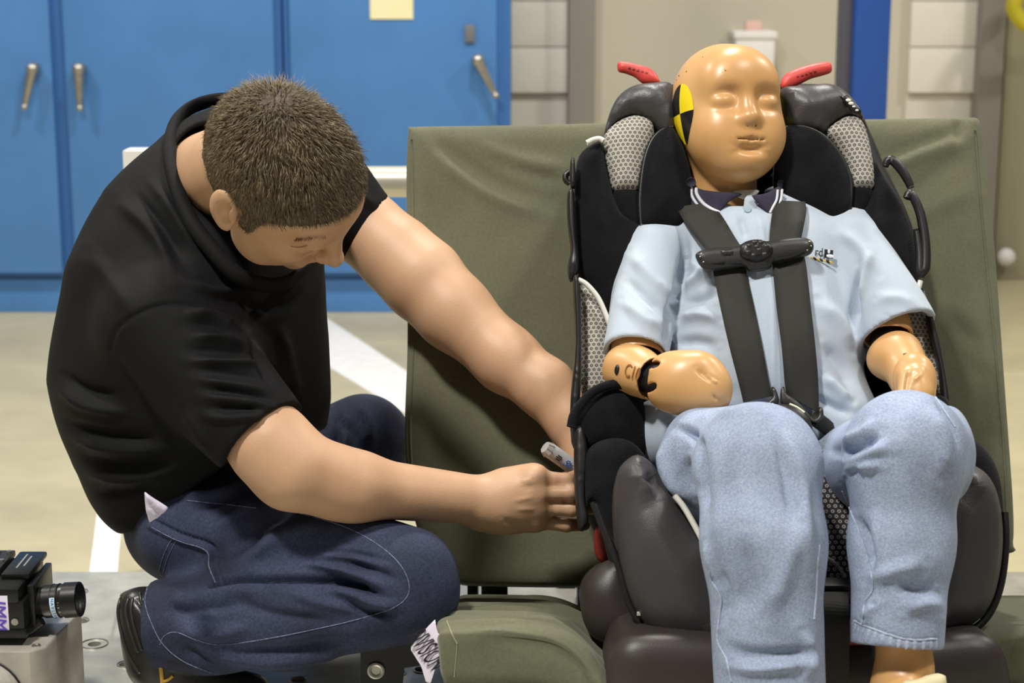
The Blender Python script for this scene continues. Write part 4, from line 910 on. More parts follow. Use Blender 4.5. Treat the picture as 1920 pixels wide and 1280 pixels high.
pillow('release_tab', fk, [(1347, 469), (1374, 467), (1378, 483), (1349, 485)], M_clip, clip, Tf=.0105, Tb=.001, r=.004, h=.004, smooth_pts=False)
for x, y in ((1314, 478), (1312, 484), (1318, 494), (1516, 456), (1519, 464), (1512, 472)):
    u, v = fk.px(x, y); MB().sphere((u, v, .0068), .0013, 8).build('rivet', M_steel, clip, fk.m)
# buckle with two metal-free tongues
kb = max(k1[-1], k2[-1]) ; fbk = FK(kb + .002)
for pts in ([(1446, 726), (1452, 726), (1458, 738), (1460, 756), (1448, 762), (1434, 762), (1442, 750), (1448, 744)], [(1464, 730), (1470, 724), (1474, 736), (1490, 748), (1504, 762), (1516, 776), (1526, 786), (1534, 780), (1534, 764), (1542, 764), (1544, 782), (1536, 792), (1522, 792), (1500, 780), (1482, 764), (1464, 756)]):
    pillow('buckle_tongue', fbk, pts, M_clip, seat, Tf=.004, Tb=.004, r=.004, h=.004, n=3)
bk = pillow('buckle', FK(kb + .012), [(1424, 790), (1432, 772), (1450, 760), (1474, 757), (1498, 765), (1516, 782), (1524, 806), (1522, 832), (1500, 850), (1450, 850), (1426, 830)], M_plastic, seat, Tf=.014, Tb=.03, r=.02, h=.006)
fbb = FK(kb + .03)
tube('indicator_line', [fbb.hit(*p) for p in ((1480, 757), (1492, 762), (1500, 767), (1508, 773))], .0013, mat('cream_indicator', '#e8e4c0', .5), bk)
tube('indicator_line', [fbb.hit(*p) for p in ((1440, 762), (1446, 759), (1450, 757))], .0013, MATS['cream_indicator'], bk)
pillow('release_button', FK(kb + .02), [(1450, 785), (1470, 772), (1494, 780), (1508, 800), (1508, 830), (1460, 840)], M_base, bk, Tf=.012, Tb=.003, r=.012, h=.006)
tube('hip_strap', [D(1528, 784, kb), D(1560, 806, kb - .02), D(1600, 824, kb - .06), D(1650, 840, kb - .1)], .010, M_strap, seat, flat=(tuple(BN), .2))
# ================================================================== crouching man
man = empty('person', (-.42, 2.15, PZ)); tag(man, 'crouching person in black t-shirt and dark jeans reaching behind the car seat', 'person')
HF, HL, HU = Vector((.691, -.059, -.720)).normalized(), Vector((.570, .658, .492)).normalized(), Vector((.445, -.751, .488)).normalized()
HCn = P(521.6, 333, 2.08); HS = .973; HM = np.array([HF, HL, HU]).T
def hp(f, l, u): return HCn + (HF * f + HL * l + HU * u) * (.001 * HS)
def hE(c, r, k=.012, op='u', M=None): return El(hp(*c), np.array(r) * .001 * HS, HM if M is None else M, k, op)
def hR(a, b, r1, r2=None, k=.012, op='u'): return Rc(hp(*a), hp(*b), r1 * .001 * HS, (r1 if r2 is None else r2) * .001 * HS, k, op)
cr = np.array(HM); 
headp = [hE((-8, 0, 28), (96, 76, 92)), hE((40, 0, -28), (54, 60, 70), .03), hE((48, 0, -72), (40, 46, 36), .03), hE((82, 0, -98), (15, 20, 15), .02), hE((30, -52, -66), (26, 12, 26), .03), hE((30, 52, -66), (26, 12, 26), .03),
         hE((62, 42, -26), (26, 20, 20), .02), hE((62, -42, -26), (26, 20, 20), .02), hR((84, -34, 16), (84, 34, 16), 12, 12, .018), hE((72, 0, 40), (26, 48, 34), .03),
         hE((98, 32, -2), (15, 18, 11), .012, 's'), hE((98, -32, -2), (15, 18, 11), .012, 's'), hE((79, 32, -4), (12, 15, 11), .006), hE((79, -32, -4), (12, 15, 11), .006),
         hR((93, 0, 10), (115, 0, -34), 10, 10, .014), hE((118, 0, -38), (10.5, 11, 10), .008), hE((103, 12, -40), (11, 8, 8), .006), hE((103, -12, -40), (11, 8, 8), .006),
         hR((90, -22, -70), (98, 0, -68), 5.5, 6.5, .008), hR((90, 22, -70), (98, 0, -68), 5.5, 6.5, .008), hR((90, -16, -80), (90, 16, -80), 7, 7, .008), hR((103, -24, -74.5), (103, 24, -74.5), 2, 2, .005, 's')]
for s in (-1, 1):
    ax = np.array([(HF * math.cos(.25) + HU * math.sin(.25)), HL * 1.0, (HU * math.cos(.25) - HF * math.sin(.25))]).T
    headp += [El(hp(-16, s * 80, -8), np.array((20, 8, 34)) * .001, ax, .006), El(hp(-9, s * 90, -4), np.array((13, 13, 24)) * .001, ax, .003, 's'), El(hp(-4, s * 82, 2), np.array((4, 5, 14)) * .001, ax, .004), El(hp(-4, s * 79, -32), np.array((10, 6, 12)) * .001, ax, .005)]
neck = [Rc(hp(-36, 0, -20), P(392, 340, 2.30), .056, .064, .02), Rc(P(400, 400, 2.31), P(350, 730, 2.29), .085, .085, .03), Rc(P(395, 420, 2.31), P(318, 600, 2.12), .07, .05, .03), Rc(P(420, 420, 2.33), P(648, 395, 2.42), .07, .045, .03)]
# near arm and hand
S1, E1, W1 = P(318, 604, 2.11), P(550, 880, 2.03), P(928, 941, 2.115)
arm1 = [Rc(S1, P(470, 790, 2.053), .038, .040, .02), Rc(P(470, 790, 2.053), P(505, 832, 2.04), .040, .0475, .02), Rc(P(505, 832, 2.04), E1, .0475, .0445, .02), Rc(E1, P(660, 910, 2.05), .0425, .0385, .03), Rc(P(640, 909, 2.05), W1, .0385, .0295, .03), El(P(522, 902, 2.03), (.02, .018, .02), None, .02),
        Rc(P(905, 958, 2.11), P(950, 962, 2.12), .022, .022, .02)]
hand1 = [Rc(W1, P(985, 925, 2.115), .030, .029, .02), Rc(P(950, 950, 2.118), P(1000, 962, 2.12), .027, .024, .02), Rc(P(955, 915, 2.12), P(1002, 898, 2.118), .024, .019, .02),
         El(P(1003, 893, 2.105), (.013, .012, .012), None, .012), El(P(1010, 928, 2.10), (.012, .011, .012), None, .01), El(P(1013, 953, 2.102), (.011, .010, .011), None, .01), El(P(1006, 978, 2.108), (.011, .010, .010), None, .01)]
for kn, md, tp, r in (((1004, 895, 2.112), (1062, 901, 2.112), (1100, 884, 2.15), .0093), ((1010, 925, 2.106), (1070, 923, 2.102), (1112, 916, 2.15), .0096), ((1012, 951, 2.108), (1072, 954, 2.104), (1112, 950, 2.15), .0094), ((1004, 976, 2.114), (1062, 984, 2.112), (1096, 984, 2.15), .0086)):
    hand1 += [Rc(P(*kn), P(*md), r + .0012, r, .004), Rc(P(*md), P(*tp), r, r * .85, .004)]
hand1 += [Rc(P(975, 905, 2.15), P(1040, 905, 2.165), .015, .011, .012), Rc(P(1040, 905, 2.165), P(1085, 890, 2.165), .0105, .0085, .006)]
# far arm and hand
A2 = [((640, 388), 2.43, .048), ((690, 432), 2.405, .0485), ((745, 480), 2.38, .051), ((792, 524), 2.355, .0535), ((850, 584), 2.325, .049), ((950, 674), 2.28, .0415), ((1024, 728), 2.25, .0365), ((1072, 788), 2.225, .032)]
arm2 = [Rc(P(*a[0], a[1]), P(*b[0], b[1]), a[2], b[2], .02) for a, b in zip(A2[:-1], A2[1:])]
hand2 = [Rc(P(1072, 788, 2.225), P(1100, 850, 2.2), .031, .028, .02), El(P(1108, 860, 2.19), (.03, .02, .035), None, .02)]
for i in range(4): hand2 += [Rc(P(1095 + i * 9, 880, 2.195 - i * .006), P(1100 + i * 9, 925, 2.18 - i * .006), .0095, .009, .004), Rc(P(1100 + i * 9, 925, 2.18 - i * .006), P(1110 + i * 8, 955, 2.2 - i * .006), .009, .0075, .004)]
hand2 += [Rc(P(1120, 850, 2.18), P(1145, 885, 2.165), .011, .009, .008)]
skin_st = [([(560, 452), (590, 447), (612, 443)], 5, .0022), ([(546, 462), (560, 464), (577, 461)], 3, -.0022), ([(548, 472), (565, 474), (580, 470)], 4, -.0012), ([(585, 462), (590, 474), (580, 482)], 4, -.002), ([(640, 905), (760, 920), (880, 940)], 18, .001),
           ([(1020, 910), (1050, 913), (1075, 914)], 3, -.0015), ([(1020, 938), (1050, 939), (1075, 940)], 3, -.0015), ([(975, 905), (1000, 898)], 5, .0012), ([(960, 940), (1005, 930)], 4, .0012), ([(965, 955), (1008, 954)], 4, .001), ([(985, 915), (1002, 912)], 5, -.0012), ([(1040, 893), (1044, 908)], 3, .0008), ([(1030, 945), (1034, 962)], 3, .0008), ([(940, 975), (975, 985)], 6, -.0015), ([(600, 968), (700, 978)], 8, .001)]
body = solid('body', headp + neck + arm1 + hand1 + arm2 + hand2, M_skin, man, h=.0021, strokes=skin_st)

# ---- eyebrows, eyelid line
bvb = bvh_of(body)
ebv = []; ebf = []
for i_ in range(110):
    t_ = random.Random(i_).random(); q_, n_ = cast(bvb, 552 + 60 * t_, 449 - 5 * t_ + random.Random(i_ + 99).uniform(-2.5, 2.5), .0002)
    if q_ is None: continue
    d_ = (HF * .2 + HL * -1 + HU * .5).normalized() * .0045; w_ = n_.cross(d_).normalized() * .0003; k_ = len(ebv)
    ebv += [tuple(q_ - w_), tuple(q_ + w_), tuple(q_ + d_ + n_ * .0014)]; ebf.append((k_, k_ + 1, k_ + 2))
from_np('eyebrow', ebv, ebf, mat('eyebrow_hair', '#8a6a4c', .9), man)
seam('eyelash_line', bvb, [(545, 461), (553, 463), (564, 463), (576, 460)], .00045, mat('lash_brown', '#7d563f', .9), man, off=.0001)
# ---- hair
hlx = np.array([-140, -75, -50, -30, -24, -18, 2, 5, 8, 14, 24, 27, 31, 48, 62, 74, 84, 100, 130.]); hly = np.array([-62, -58, -46, -30, -8, 16, 16, 4, -26, -34, -34, -6, 28, 44, 56, 64, 68, 70, 70.])
HCa = np.array(HCn, np.float32); HMf = HM.astype(np.float32)
def hairline(p):
    q = (p - HCa) @ HMf / (.001 * HS); d = np.interp(q[..., 0], hlx, hly) - q[..., 2]; return d * .0008
hairp = [hE((-8, 0, 27), (101, 81, 97)), hE((38, 0, 0), (62, 66, 66), .03), hE((55, 0, 50), (38, 54, 34), .03), Fn(hairline, .004)]
hv, hf = sdf_mesh(hairp, .0025); hv = relax(hv, hf, 2); hn = vnormals(hv, hf)
hv2 = hv + hn * (noise3(hv, 90, 5) * .0016 + noise3(hv, 45, 8) * .0012)[:, None]
hair = from_np('hair', hv2, hf, M_hair, man)
rng = np.random.default_rng(4); loc = (hv - np.array(HCn)) @ HM / (.001 * HS)
gl = np.interp(loc[:, 0], hlx, hly); outer = (((loc - np.array([-8, 0, 28])) / np.array([101, 81, 97])) ** 2).sum(1) > .93
cand = np.nonzero((loc[:, 2] > gl + 1.5) & outer)[0]
whorl = np.array(hp(-62, 12, 112)); NS = 15000
pick = rng.choice(cand, NS); SV = []; SF = []
base = hv[pick] - hn[pick] * .002; nn = hn[pick]; tdir = base - whorl; tdir -= nn * (tdir * nn).sum(1)[:, None]; tdir /= np.linalg.norm(tdir, axis=1)[:, None] + 1e-9
jit = rng.normal(size=(NS, 3)) * (.2 + .5 * np.exp(-(np.linalg.norm(base - whorl, axis=1) / .03) ** 2))[:, None]; side = np.cross(nn, tdir); wav = noise3(base, 30, 9)[:, None] * .9
dr = tdir * .95 + side * wav + jit; dr /= np.linalg.norm(dr, axis=1)[:, None]
front = np.clip((loc[pick, 0] + 40) / 100, 0, 1); up_ = np.clip((loc[pick, 2] - 10) / 70, 0, 1)
ln = rng.uniform(.011, .018, NS) * (.5 + .75 * up_) * np.where(loc[pick, 0] > 45, .55, 1); lift = rng.uniform(.15, .42, NS) * (.5 + .5 * up_)
w0 = rng.uniform(.0003, .00055, NS); bn = np.cross(dr, nn); bn /= np.linalg.norm(bn, axis=1)[:, None] + 1e-9
p0 = base; p1 = base + dr * (ln * .5)[:, None] + nn * (ln * lift * .8)[:, None]; p2 = base + dr * ln[:, None] + nn * (ln * lift)[:, None]
S_ = np.stack([p0 - bn * w0[:, None], p0 + bn * w0[:, None], p1 + bn * w0[:, None], p1 - bn * w0[:, None], p1 + nn * w0[:, None] * 1.2, p2], 1).reshape(-1, 3)
kk = (np.arange(NS) * 6)[:, None]
SF = [tuple(int(v) for v in r) for q in ((0, 1, 2, 3), ) for r in (kk + np.array(q))] + [tuple(int(v) for v in r) for q in ((3, 2, 5), (2, 4, 5), (4, 3, 5), (1, 4, 2), (0, 3, 4), (0, 4, 1)) for r in (kk + np.array(q))]
tag(from_np('hair_strands', S_, SF, M_hairstrand, hair), kind='stuff')

# ---- t-shirt
tp_ = [Rc(P(432, 322, 2.32), P(392, 430, 2.30), .086, .126, .05), Rc(P(394, 430, 2.30), P(358, 560, 2.27), .126, .154, .05), Rc(P(358, 560, 2.27), P(350, 725, 2.26), .154, .166, .05), Rc(P(350, 725, 2.26), P(338, 888, 2.26), .166, .120, .05), Rc(P(338, 888, 2.26), P(330, 962, 2.25), .116, .084, .04),
       Rc(P(306, 616, 2.13), P(492, 822, 2.045), .082, .061, .03, cut=True), Rc(P(440, 420, 2.36), P(596, 372, 2.41), .11, .072, .06), Rc(P(592, 362, 2.41), P(686, 430, 2.408), .070, .0545, .03, cut=True), Rc(P(500, 560, 2.26), P(508, 790, 2.26), .060, .060, .06),
       Rc(P(484, 813, 2.048), P(520, 856, 2.035), .0520, .0535, .003, 's'), Rc(P(672, 420, 2.41), P(710, 448, 2.40), .050, .050, .003, 's'),
       Rc(hp(-30, 0, -20), P(396, 318, 2.29), .080, .056, .012, 's')]
a_, b_ = P(225, 1012, 2.05), P(428, 868, 2.05); nrm_ = (b_ - a_).cross(ray(325, 940)); nrm_ = nrm_ if nrm_.z < 0 else -nrm_
c_ = P(600, 806, 2.05); nr2 = (c_ - b_).cross(ray(500, 840)); nr2 = nr2 if nr2.z < 0 else -nr2
pl1, pl2 = Pl(a_, nrm_), Pl(b_, nr2)
tp_.append(Fn(lambda p: np.minimum(pl1.d(p), pl2.d(p)), .004)); tp_.append(Pl(P(240, 1006, 2.2), (-.35, 0, -1), .03))
ts_ = [([(205, 656), (222, 612), (285, 577), (350, 570), (420, 590)], 4, -.003, 1), ([(205, 660), (245, 720), (290, 790), (340, 850)], 9, -0.0059), ([(340, 588), (400, 592), (455, 628)], 9, 0.0095), ([(345, 606), (400, 612), (450, 645)], 7, -0.0037), ([(353, 632), (420, 636), (463, 650)], 8, 0.0095), ([(345, 655), (420, 658), (480, 664)], 7, -0.0045), ([(348, 676), (430, 680), (507, 684)], 8, 0.0095), ([(360, 692), (440, 702), (512, 712)], 6, -0.0037), ([(364, 710), (440, 722), (517, 738)], 8, 0.0081), ([(375, 742), (450, 752), (515, 762)], 8, 0.0081), ([(370, 728), (450, 740), (525, 755)], 6, -0.0037), ([(370, 778), (430, 784), (500, 780)], 8, 0.0068), ([(380, 762), (430, 768), (505, 766)], 6, -0.0030), ([(420, 846), (490, 818), (562, 782)], 4, -.0012, 1),
       ([(215, 372), (280, 430), (330, 520)], 12, 0.0081), ([(245, 352), (300, 420), (350, 500)], 9, -0.0068), ([(275, 330), (325, 400), (370, 480)], 10, 0.0081), ([(160, 470), (220, 540), (250, 600)], 16, 0.0054), ([(105, 690), (160, 730), (230, 745)], 10, -0.0081), ([(102, 720), (160, 760), (250, 775)], 9, 0.0081), ([(112, 790), (200, 815), (300, 822)], 10, -0.0095), ([(120, 815), (210, 840), (320, 842)], 9, 0.0081), ([(135, 850), (220, 870), (340, 858)], 9, -0.0081), ([(150, 885), (240, 895), (340, 880)], 9, 0.0081), ([(180, 925), (250, 920), (300, 905)], 8, -0.0068),
       ([(330, 520), (400, 548), (490, 535)], 10, 0.0081), ([(440, 560), (500, 580), (560, 560)], 10, -0.0068), ([(470, 620), (490, 680), (530, 740)], 9, -0.0108), ([(520, 600), (540, 680), (560, 760)], 12, 0.0081), ([(340, 760), (380, 820), (400, 850)], 10, 0.0068), ([(640, 345), (680, 370), (715, 395)], 10, 0.0041)]
tee = solid('t_shirt', tp_, M_tee, man, h=.0032, strokes=ts_, wob=(9, .0025))
tube('collar', [P(430, 187, 2.34), P(374, 195, 2.34), P(334, 222, 2.31), P(318, 272, 2.25), P(328, 340, 2.19), P(356, 410, 2.15), P(398, 468, 2.125), P(455, 522, 2.115), P(535, 530, 2.14), P(600, 470, 2.22), P(610, 380, 2.32), P(560, 280, 2.37), P(490, 205, 2.37)], .0105, M_tee, tee, closed=True, n=8, flat=((.5, -.6, -.3), .35), seg=10)
tbv = bvh_of(tee)
l, n = cast(tbv, 290, 952, .0)
pillow('undershirt_hem', FV(l.y - .006, 950, -10, 25), [(272, 922), (294, 938), (316, 951), (300, 966), (280, 979), (273, 955)], M_under, man, Tf=.006, Tb=.03, r=.008, h=.004, smooth_pts=False, bump=lambda u, v: .002 * np.sin((u + v) * 420))

# ---- jeans
jm = [Rc(P(345, 982, 2.24), P(425, 950, 2.36), .079, .09, .04), Rc(P(370, 985, 2.18), P(560, 1030, 2.10), .080, .068, .03), Rc(P(560, 1030, 2.10), P(762, 1084, 2.035), .069, .0635, .03), Rc(P(768, 1112, 2.03), P(540, 1150, 2.04), .060, .062, .012), Rc(P(540, 1150, 2.04), P(296, 1172, 2.07), .062, .056, .03, cut=True), El(P(400, 1205, 2.05), (.05, .05, .03), None, .03),
      Rc(P(430, 950, 2.36), P(682, 828, 2.50), .088, .068, .03), Rc(P(682, 832, 2.5), P(615, 1020, 2.48), .066, .05, .02), Rc(P(330, 1170, 2.07), P(262, 1178, 2.075), .050, .053, .003, 's')]
jms = [([(560, 1056), (620, 1066), (690, 1092)], 6, .006), ([(520, 1102), (600, 1130), (700, 1146)], 9, .006), ([(430, 1122), (520, 1152), (640, 1166)], 11, -.006), ([(300, 1140), (380, 1142), (460, 1130)], 10, -.006), ([(380, 1228), (480, 1236), (600, 1226)], 8, .006), ([(590, 1040), (650, 1045), (720, 1062)], 7, .006), ([(600, 1030), (660, 1036), (730, 1052)], 6, -.005), ([(470, 1060), (500, 1020), (530, 985)], 9, .006), ([(430, 1060), (470, 1020), (500, 980)], 8, -.006), ([(398, 1096), (450, 1086), (540, 1084), (620, 1088), (680, 1100)], 6, -.014, 1), ([(620, 1060), (680, 1080), (730, 1105)], 8, 0.0084), ([(600, 1075), (660, 1092), (720, 1122)], 7, -0.0084), ([(640, 1050), (700, 1068), (750, 1090)], 8, -0.0070), ([(660, 1112), (700, 1130), (750, 1135)], 8, 0.0084), ([(640, 1125), (690, 1148), (740, 1150)], 7, -0.0084), ([(620, 1105), (680, 1120)], 7, 0.0070),
       ([(330, 930), (420, 925), (470, 900)], 10, 0.0084), ([(350, 960), (430, 930), (490, 905)], 8, -0.0084), ([(400, 1000), (450, 960), (500, 935)], 12, 0.0070), ([(420, 1040), (480, 990), (560, 960)], 14, -0.0070), ([(480, 1050), (540, 1000), (620, 980)], 14, 0.0070), ([(560, 1045), (620, 1020), (690, 1010)], 12, -0.0056),
       ([(282, 986), (330, 1010), (388, 1030), (393, 1060), (405, 1094)], 4, .004, 1), ([(290, 976), (340, 1002), (398, 1022), (404, 1056), (416, 1094)], 4, -.004, 1), ([(250, 1062), (300, 1088), (380, 1100)], 5, -0.0042),
       ([(330, 1130), (420, 1110), (520, 1110)], 12, 0.0070), ([(300, 1110), (340, 1150), (420, 1170)], 12, -0.0070), ([(320, 1180), (400, 1190), (480, 1170)], 12, 0.0070), ([(420, 1215), (540, 1220), (660, 1195)], 10, -0.0070), ([(440, 1245), (560, 1240), (680, 1210)], 8, 0.0070), ([(340, 1210), (400, 1250)], 9, -0.0084), ([(620, 760), (640, 800), (630, 850)], 10, -0.0084), ([(660, 745), (690, 790), (690, 850)], 12, 0.0070), ([(650, 780), (660, 820), (650, 860)], 8, -0.0056)]
mj = solid('jeans', jm, M_djean, man, h=.0028, strokes=jms, wob=(12, .0016))
mb = bvh_of(mj)
def stitch(pts, r=.0008, name='stitching'): return seam(name, mb, pts, r * .7, M_dstitch, mj, off=.0002)
stitch([(350, 938), (410, 944), (480, 952)], .0009); stitch([(560, 962), (640, 985), (700, 1015), (745, 1052), (766, 1090), (762, 1120), (730, 1142), (650, 1166), (540, 1190)], .0008)
stitch([(540, 1190), (470, 1202), (410, 1208), (370, 1200), (330, 1185), (308, 1192), (300, 1208)], .0008)
stitch([(284, 988), (330, 1012), (386, 1032), (392, 1062), (404, 1092)], .0009); stitch([(322, 1010), (308, 1038), (298, 1072)], .0007); stitch([(330, 1014), (316, 1042), (306, 1074)], .0007)
stitch([(276, 1102), (272, 1130), (284, 1168), (306, 1208), (345, 1240), (400, 1262)], .0008)

# ---- near shoe: heel raised, toes on the plate
sk = P(290, 1160, 2.08)
shoe = solid('shoe', [Rc(P(262, 1140, 2.08), P(300, 1235, 2.08), .026, .036, .02), Rc(P(300, 1235, 2.08), P(395, 1292, 2.06), .036, .030, .03), Rc(P(300, 1180, 2.075), P(360, 1250, 2.07), .038, .036, .03), Rc(P(395, 1292, 2.06), P(470, 1296, 2.05), .028, .024, .03), Pl((0, 2, PZ + .001), (0, 0, -1), .004)], M_shoe, man, h=.003,
             strokes=[([(258, 1125), (275, 1150), (296, 1190), (318, 1230)], 4, -.003, 1), ([(310, 1190), (330, 1215), (360, 1240)], 4, -.003), ([(300, 1245), (350, 1255), (400, 1262)], 5, .003)])
sole = pillow('sole', FV(2.068, 1180, 0, -35), [(260, 1104), (244, 1104), (230, 1114), (220, 1138), (221, 1165), (228, 1190), (236, 1215), (250, 1245), (268, 1272), (284, 1292), (300, 1285), (286, 1262), (276, 1235), (268, 1200), (258, 1160), (255, 1125)], M_sole, shoe, Tf=.03, Tb=.03, r=.012, h=.006, flatback=False)
gq = FV(2.036, 1180, 0, -35)
gbv = bvh_of(shoe, sole)
for gp in ([(241, 1122), (236, 1145), (242, 1175), (252, 1205), (259, 1222)], [(249, 1122), (246, 1145), (251, 1172), (260, 1200), (266, 1218)], [(228, 1118), (222, 1145), (228, 1185), (240, 1225), (262, 1262)], [(262, 1112), (268, 1140), (278, 1175)]): seam('heel_groove', gbv, gp, .0022, mat('sole_ridge', '#2b2a26', .4), shoe, off=.0004)
sbv2 = bvh_of(shoe)
seam('gold_trim', sbv2, [(298, 1224), (301, 1245), (303, 1262), (306, 1290)], .0028, M_gold, shoe, off=.0005); seam('gold_trim', sbv2, [(305, 1276), (314, 1274), (324, 1266)], .0022, M_gold, shoe, off=.0005)

# ================================================================== marker pen held by the near hand
pa, pb = P(1022, 838, 2.15), P(1112, 902, 2.17); pd = (pb - pa).normalized()
pen = empty('marker_pen', pa); tag(pen, 'white marker pen held in the hand beside the car seat', 'pen')
barrel = MB().cyl(pa + pd * .007, pb, .0098, seg=28).build('barrel', mat('pen_white', '#cfd0d2', .35), pen)
MB().cyl(pa, pa + pd * .0075, .0078, .0100, seg=28).build('end_cap', mat('pen_silver', '#bfbfbf', .3, metal=.3), pen)
for i in range(8):
    a = 2 * math.pi * i / 8; q = pd.to_track_quat('Z', 'Y').to_matrix(); o = q @ Vector((math.cos(a), math.sin(a), 0))
    MB().cyl(pa + o * .0075 + pd * .0, pa + o * .0101 + pd * .0075, .0009, seg=6).build('cap_ridge', M_steel, pen)
l, n = cast(bvh_of(barrel), 1064, 870, .0002)
text_mesh('Sh', M_blueink, surf_frame(l, n, n.cross(pd)) @ Matrix.Translation((0, 0, .0004)), .013, 'lettering', pen, shear=.3)
l, n = cast(bvh_of(barrel), 1050, 860, .0002)
for q_ in (-1, 0, 1): MB().box((0, 0, 0), (.009 - abs(q_) * .002, .0012, .0004)).build('print_line', M_ink, pen, surf_frame(l, n, n.cross(pd)) @ Matrix.Translation((-.002, q_ * .0026, .0002)))
# ================================================================== high speed camera and its mount
cz = .472; Rz = Matrix.Rotation(math.radians(-3), 3, 'Z')
camo = empty('high_speed_camera', (-.64, 2.0, .405)); tag(camo, 'black high speed camera with short lens beside the crouching man', 'camera')
x1 = -.570; x0 = -.77; yn, yf = 1.945, 2.06; zb, zt = .414, .472
MB().box(((x0 + x1) / 2, (yn + yf) / 2, (zb + zt) / 2 - .008), (x1 - x0, yf - yn, zt - zb - .016), bev=.003).build('body', M_cblack, camo)
MB().box(((x0 + x1) / 2 - .004, (yn + yf) / 2, zt - .010), (x1 - x0 - .002, yf - yn, .020), bev=.005).build('top_cover', M_cblack, camo)
MB().box(((x0 + x1) / 2, (yn + yf) / 2, zb + .003), (x1 - x0 + .004, yf - yn + .006, .010), bev=.002).build('bottom_plate', M_cblack, camo)
MB().box((x1 - .018, (yn + yf) / 2 + .018, zt + .003), (.034, yf - yn - .03, .007), bev=.003).build('connector_hump', M_cblack, camo)
vent = MB().box((x1 - .062, (yn + yf) / 2 + .02, zt + .004), (.044, yf - yn - .035, .008), bev=.002).build('top_panel', mat('camera_panel', '#2a2928', .45), camo)
MB().box((x1 - .122, (yn + yf) / 2 + .02, zt + .004), (.06, yf - yn - .035, .008), bev=.002).build('top_panel', MATS['camera_panel'], camo)
for dx in (-.045, -.058, -.076):
    for yy in (1.985, 2.02, 2.052): MB().cyl((x1 + dx, yy, zt + .006), (x1 + dx, yy, zt + .0105), .0032, seg=12).build('screw', M_steel, vent)
for q_, w_ in ((-.004, .05), (.003, .036)): MB().box((x1 - .018 + q_, 2.025, zt + .0066), (.0022, w_, .0004)).build('print_line', mat('label_grey', '#8c8a84', .5), camo)
MB().box((x1 - .06, yn + .008, zt + .0002), (.05, .006, .0006)).build('grey_label', mat('label_grey', '#8c8a84', .5), camo)
MB().box((x1 + .003, (yn + yf) / 2 + .006, (zb + zt) / 2), (.008, .085, .05), bev=.002).build('front_plate', M_cblack, camo)
MB().cyl((x1 - .011, yn - .0005, zb + .018), (x1 - .011, yn - .002, zb + .018), .0042, seg=16).build('screw', M_steel, camo)
# white sticker
stk = MB().box((-.632, yn - .0008, (zb + zt) / 2 - .004), (.088, .0006, .050), bev=.0002).build('sticker', M_paper, camo)
text_mesh('IMMI', M_purple, Matrix.Translation((-.5985, yn - .0014, (zb + zt) / 2 - .0055)) @ Matrix.Rotation(math.pi / 2, 4, 'X') @ Matrix.Rotation(-math.pi / 2, 4, 'Z'), .021, 'lettering', stk, shear=.12)
# lens
lc = Vector((x1, 1.985, .4405)); ld = Vector((1, -.07, .10)).normalized(); lens = empty('lens_anchor', lc); bpy.data.objects.remove(lens)
ob = MB(); ob.cyl(lc, lc + ld * .016, .0165, .0185, 40).cyl(lc + ld * .016, lc + ld * .026, .0195, seg=40)
lensb = ob.build('lens', M_cblack, camo)
MB().cyl(lc + ld * .0262, lc + ld * .034, .0200, seg=40).build('focus_ring', M_cblack, lensb)
MB().cyl(lc + ld * .0342, lc + ld * .040, .0192, .0198, 40).cyl(lc + ld * .040, lc + ld * .0575, .0212, .0208, 40).build('hood', M_cblack, lensb)
MB().cyl(lc + ld * .0572, lc + ld * .0580, .0180, seg=40).build('front_element', M_lens, lensb)
for t in (.0265, .0335, .0398): MB().torus(lc + ld * t, .0202, .0005, ld, 40, 6).build('ring_edge', MATS['camera_panel'], lensb)
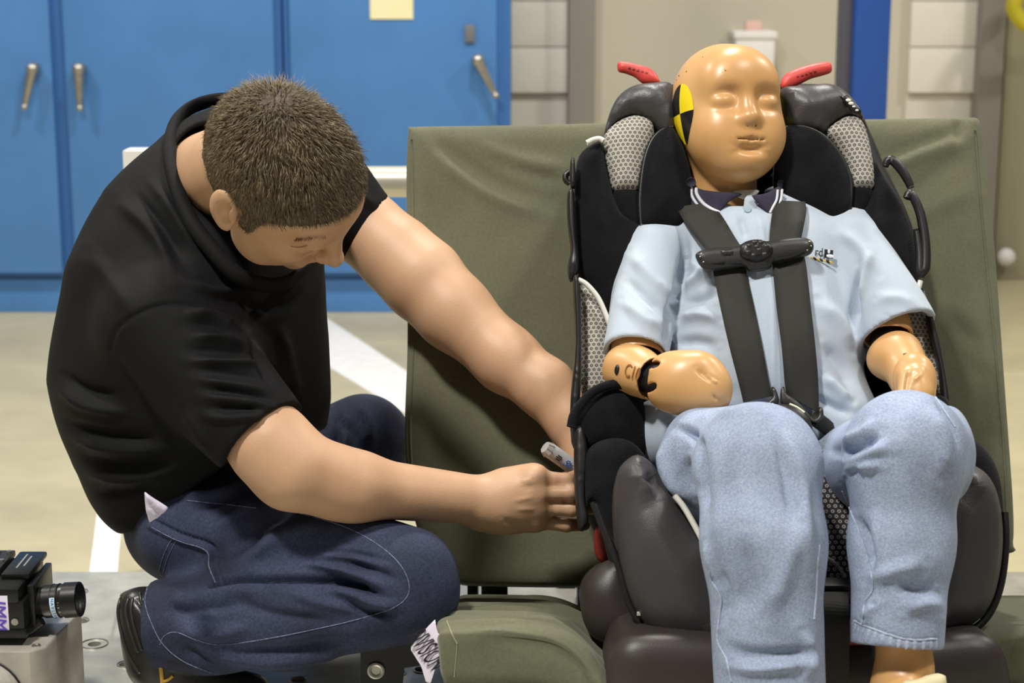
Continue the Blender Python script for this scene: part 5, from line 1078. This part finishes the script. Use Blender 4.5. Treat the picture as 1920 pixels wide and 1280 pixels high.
# curved white label strip on the lens
q = ld.to_track_quat('X', 'Z').to_matrix(); V = []; F = []; N_ = 16
for i in range(N_ + 1):
    a = math.radians(-62 + 92 * i / N_); o = q @ Vector((0, -math.cos(a), math.sin(a)))
    for t in (.0270, .0333): V.append(tuple(lc + ld * t + o * .02025))
for i in range(N_): F.append((2 * i, 2 * i + 1, 2 * i + 3, 2 * i + 2))
from_np('label_strip', V, F, mat('lens_label', '#cfe3f2', .5), lensb)
for i, ch in enumerate('NAVITAR'):
    a = math.radians(22 - 12.5 * i); o = q @ Vector((0, -math.cos(a), math.sin(a))); t_ = q @ Vector((0, -math.sin(a), -math.cos(a)))
    text_mesh(ch, M_blueink, Matrix.Translation(lc + ld * .0302 + o * .0205) @ Matrix((-t_ if False else t_, ld, o)).transposed().to_4x4() , .0052, 'lettering', lensb, depth=.0001)
for i, ch in enumerate('1.4 2 4 8'):
    if ch == ' ': continue
    a = math.radians(12 - 9 * i); o = q @ Vector((0, -math.cos(a), math.sin(a))); t_ = q @ Vector((0, -math.sin(a), -math.cos(a)))
    text_mesh(ch, M_white, Matrix.Translation(lc + ld * .0370 + o * .0198) @ Matrix((t_, ld, o)).transposed().to_4x4(), .003, 'lettering', lensb, depth=.0001)
MB().cyl(lc + Vector((-.004, -.012, -.030)), lc + Vector((.012, -.012, -.018)), .0065).build('mount_screw', M_cblack, camo)
# aluminium mounting block
blk = empty('camera_mount', (-.64, 2.0, PZ)); tag(blk, 'machined aluminium block under the high speed camera', 'mount')
fr = Frame((0, 0, PZ), (1, 0, 0), (0, 1, 0))
MB().prism([(-.80, 1.925), (-.561, 1.925), (-.546, 1.94), (-.538, 2.02), (-.532, 2.055), (-.546, 2.075), (-.80, 2.075)], .0005, .122, bev=.003).build('block', M_alub, blk, fr.m)
for x, y in ((-.558, 1.945), (-.552, 2.055)):
    MB().torus((x, y, .1222), .0045, .001, seg=20, sg=6).cyl((x, y, .119), (x, y, .1226), .004).build('bolt', M_steel, blk, fr.m)
MB().cyl((-.622, 1.926, .062), (-.622, 1.895, .062), .052, seg=40).build('boss', mat('cast_aluminium', '#b9b6ad', .5, metal=.3, var=.15, vscale=60), blk, fr.m)
MB().torus((-.622, 1.9235, .062), .053, .0012, (0, 1, 0), 40, 6).build('boss_groove', M_blackm, blk, fr.m)
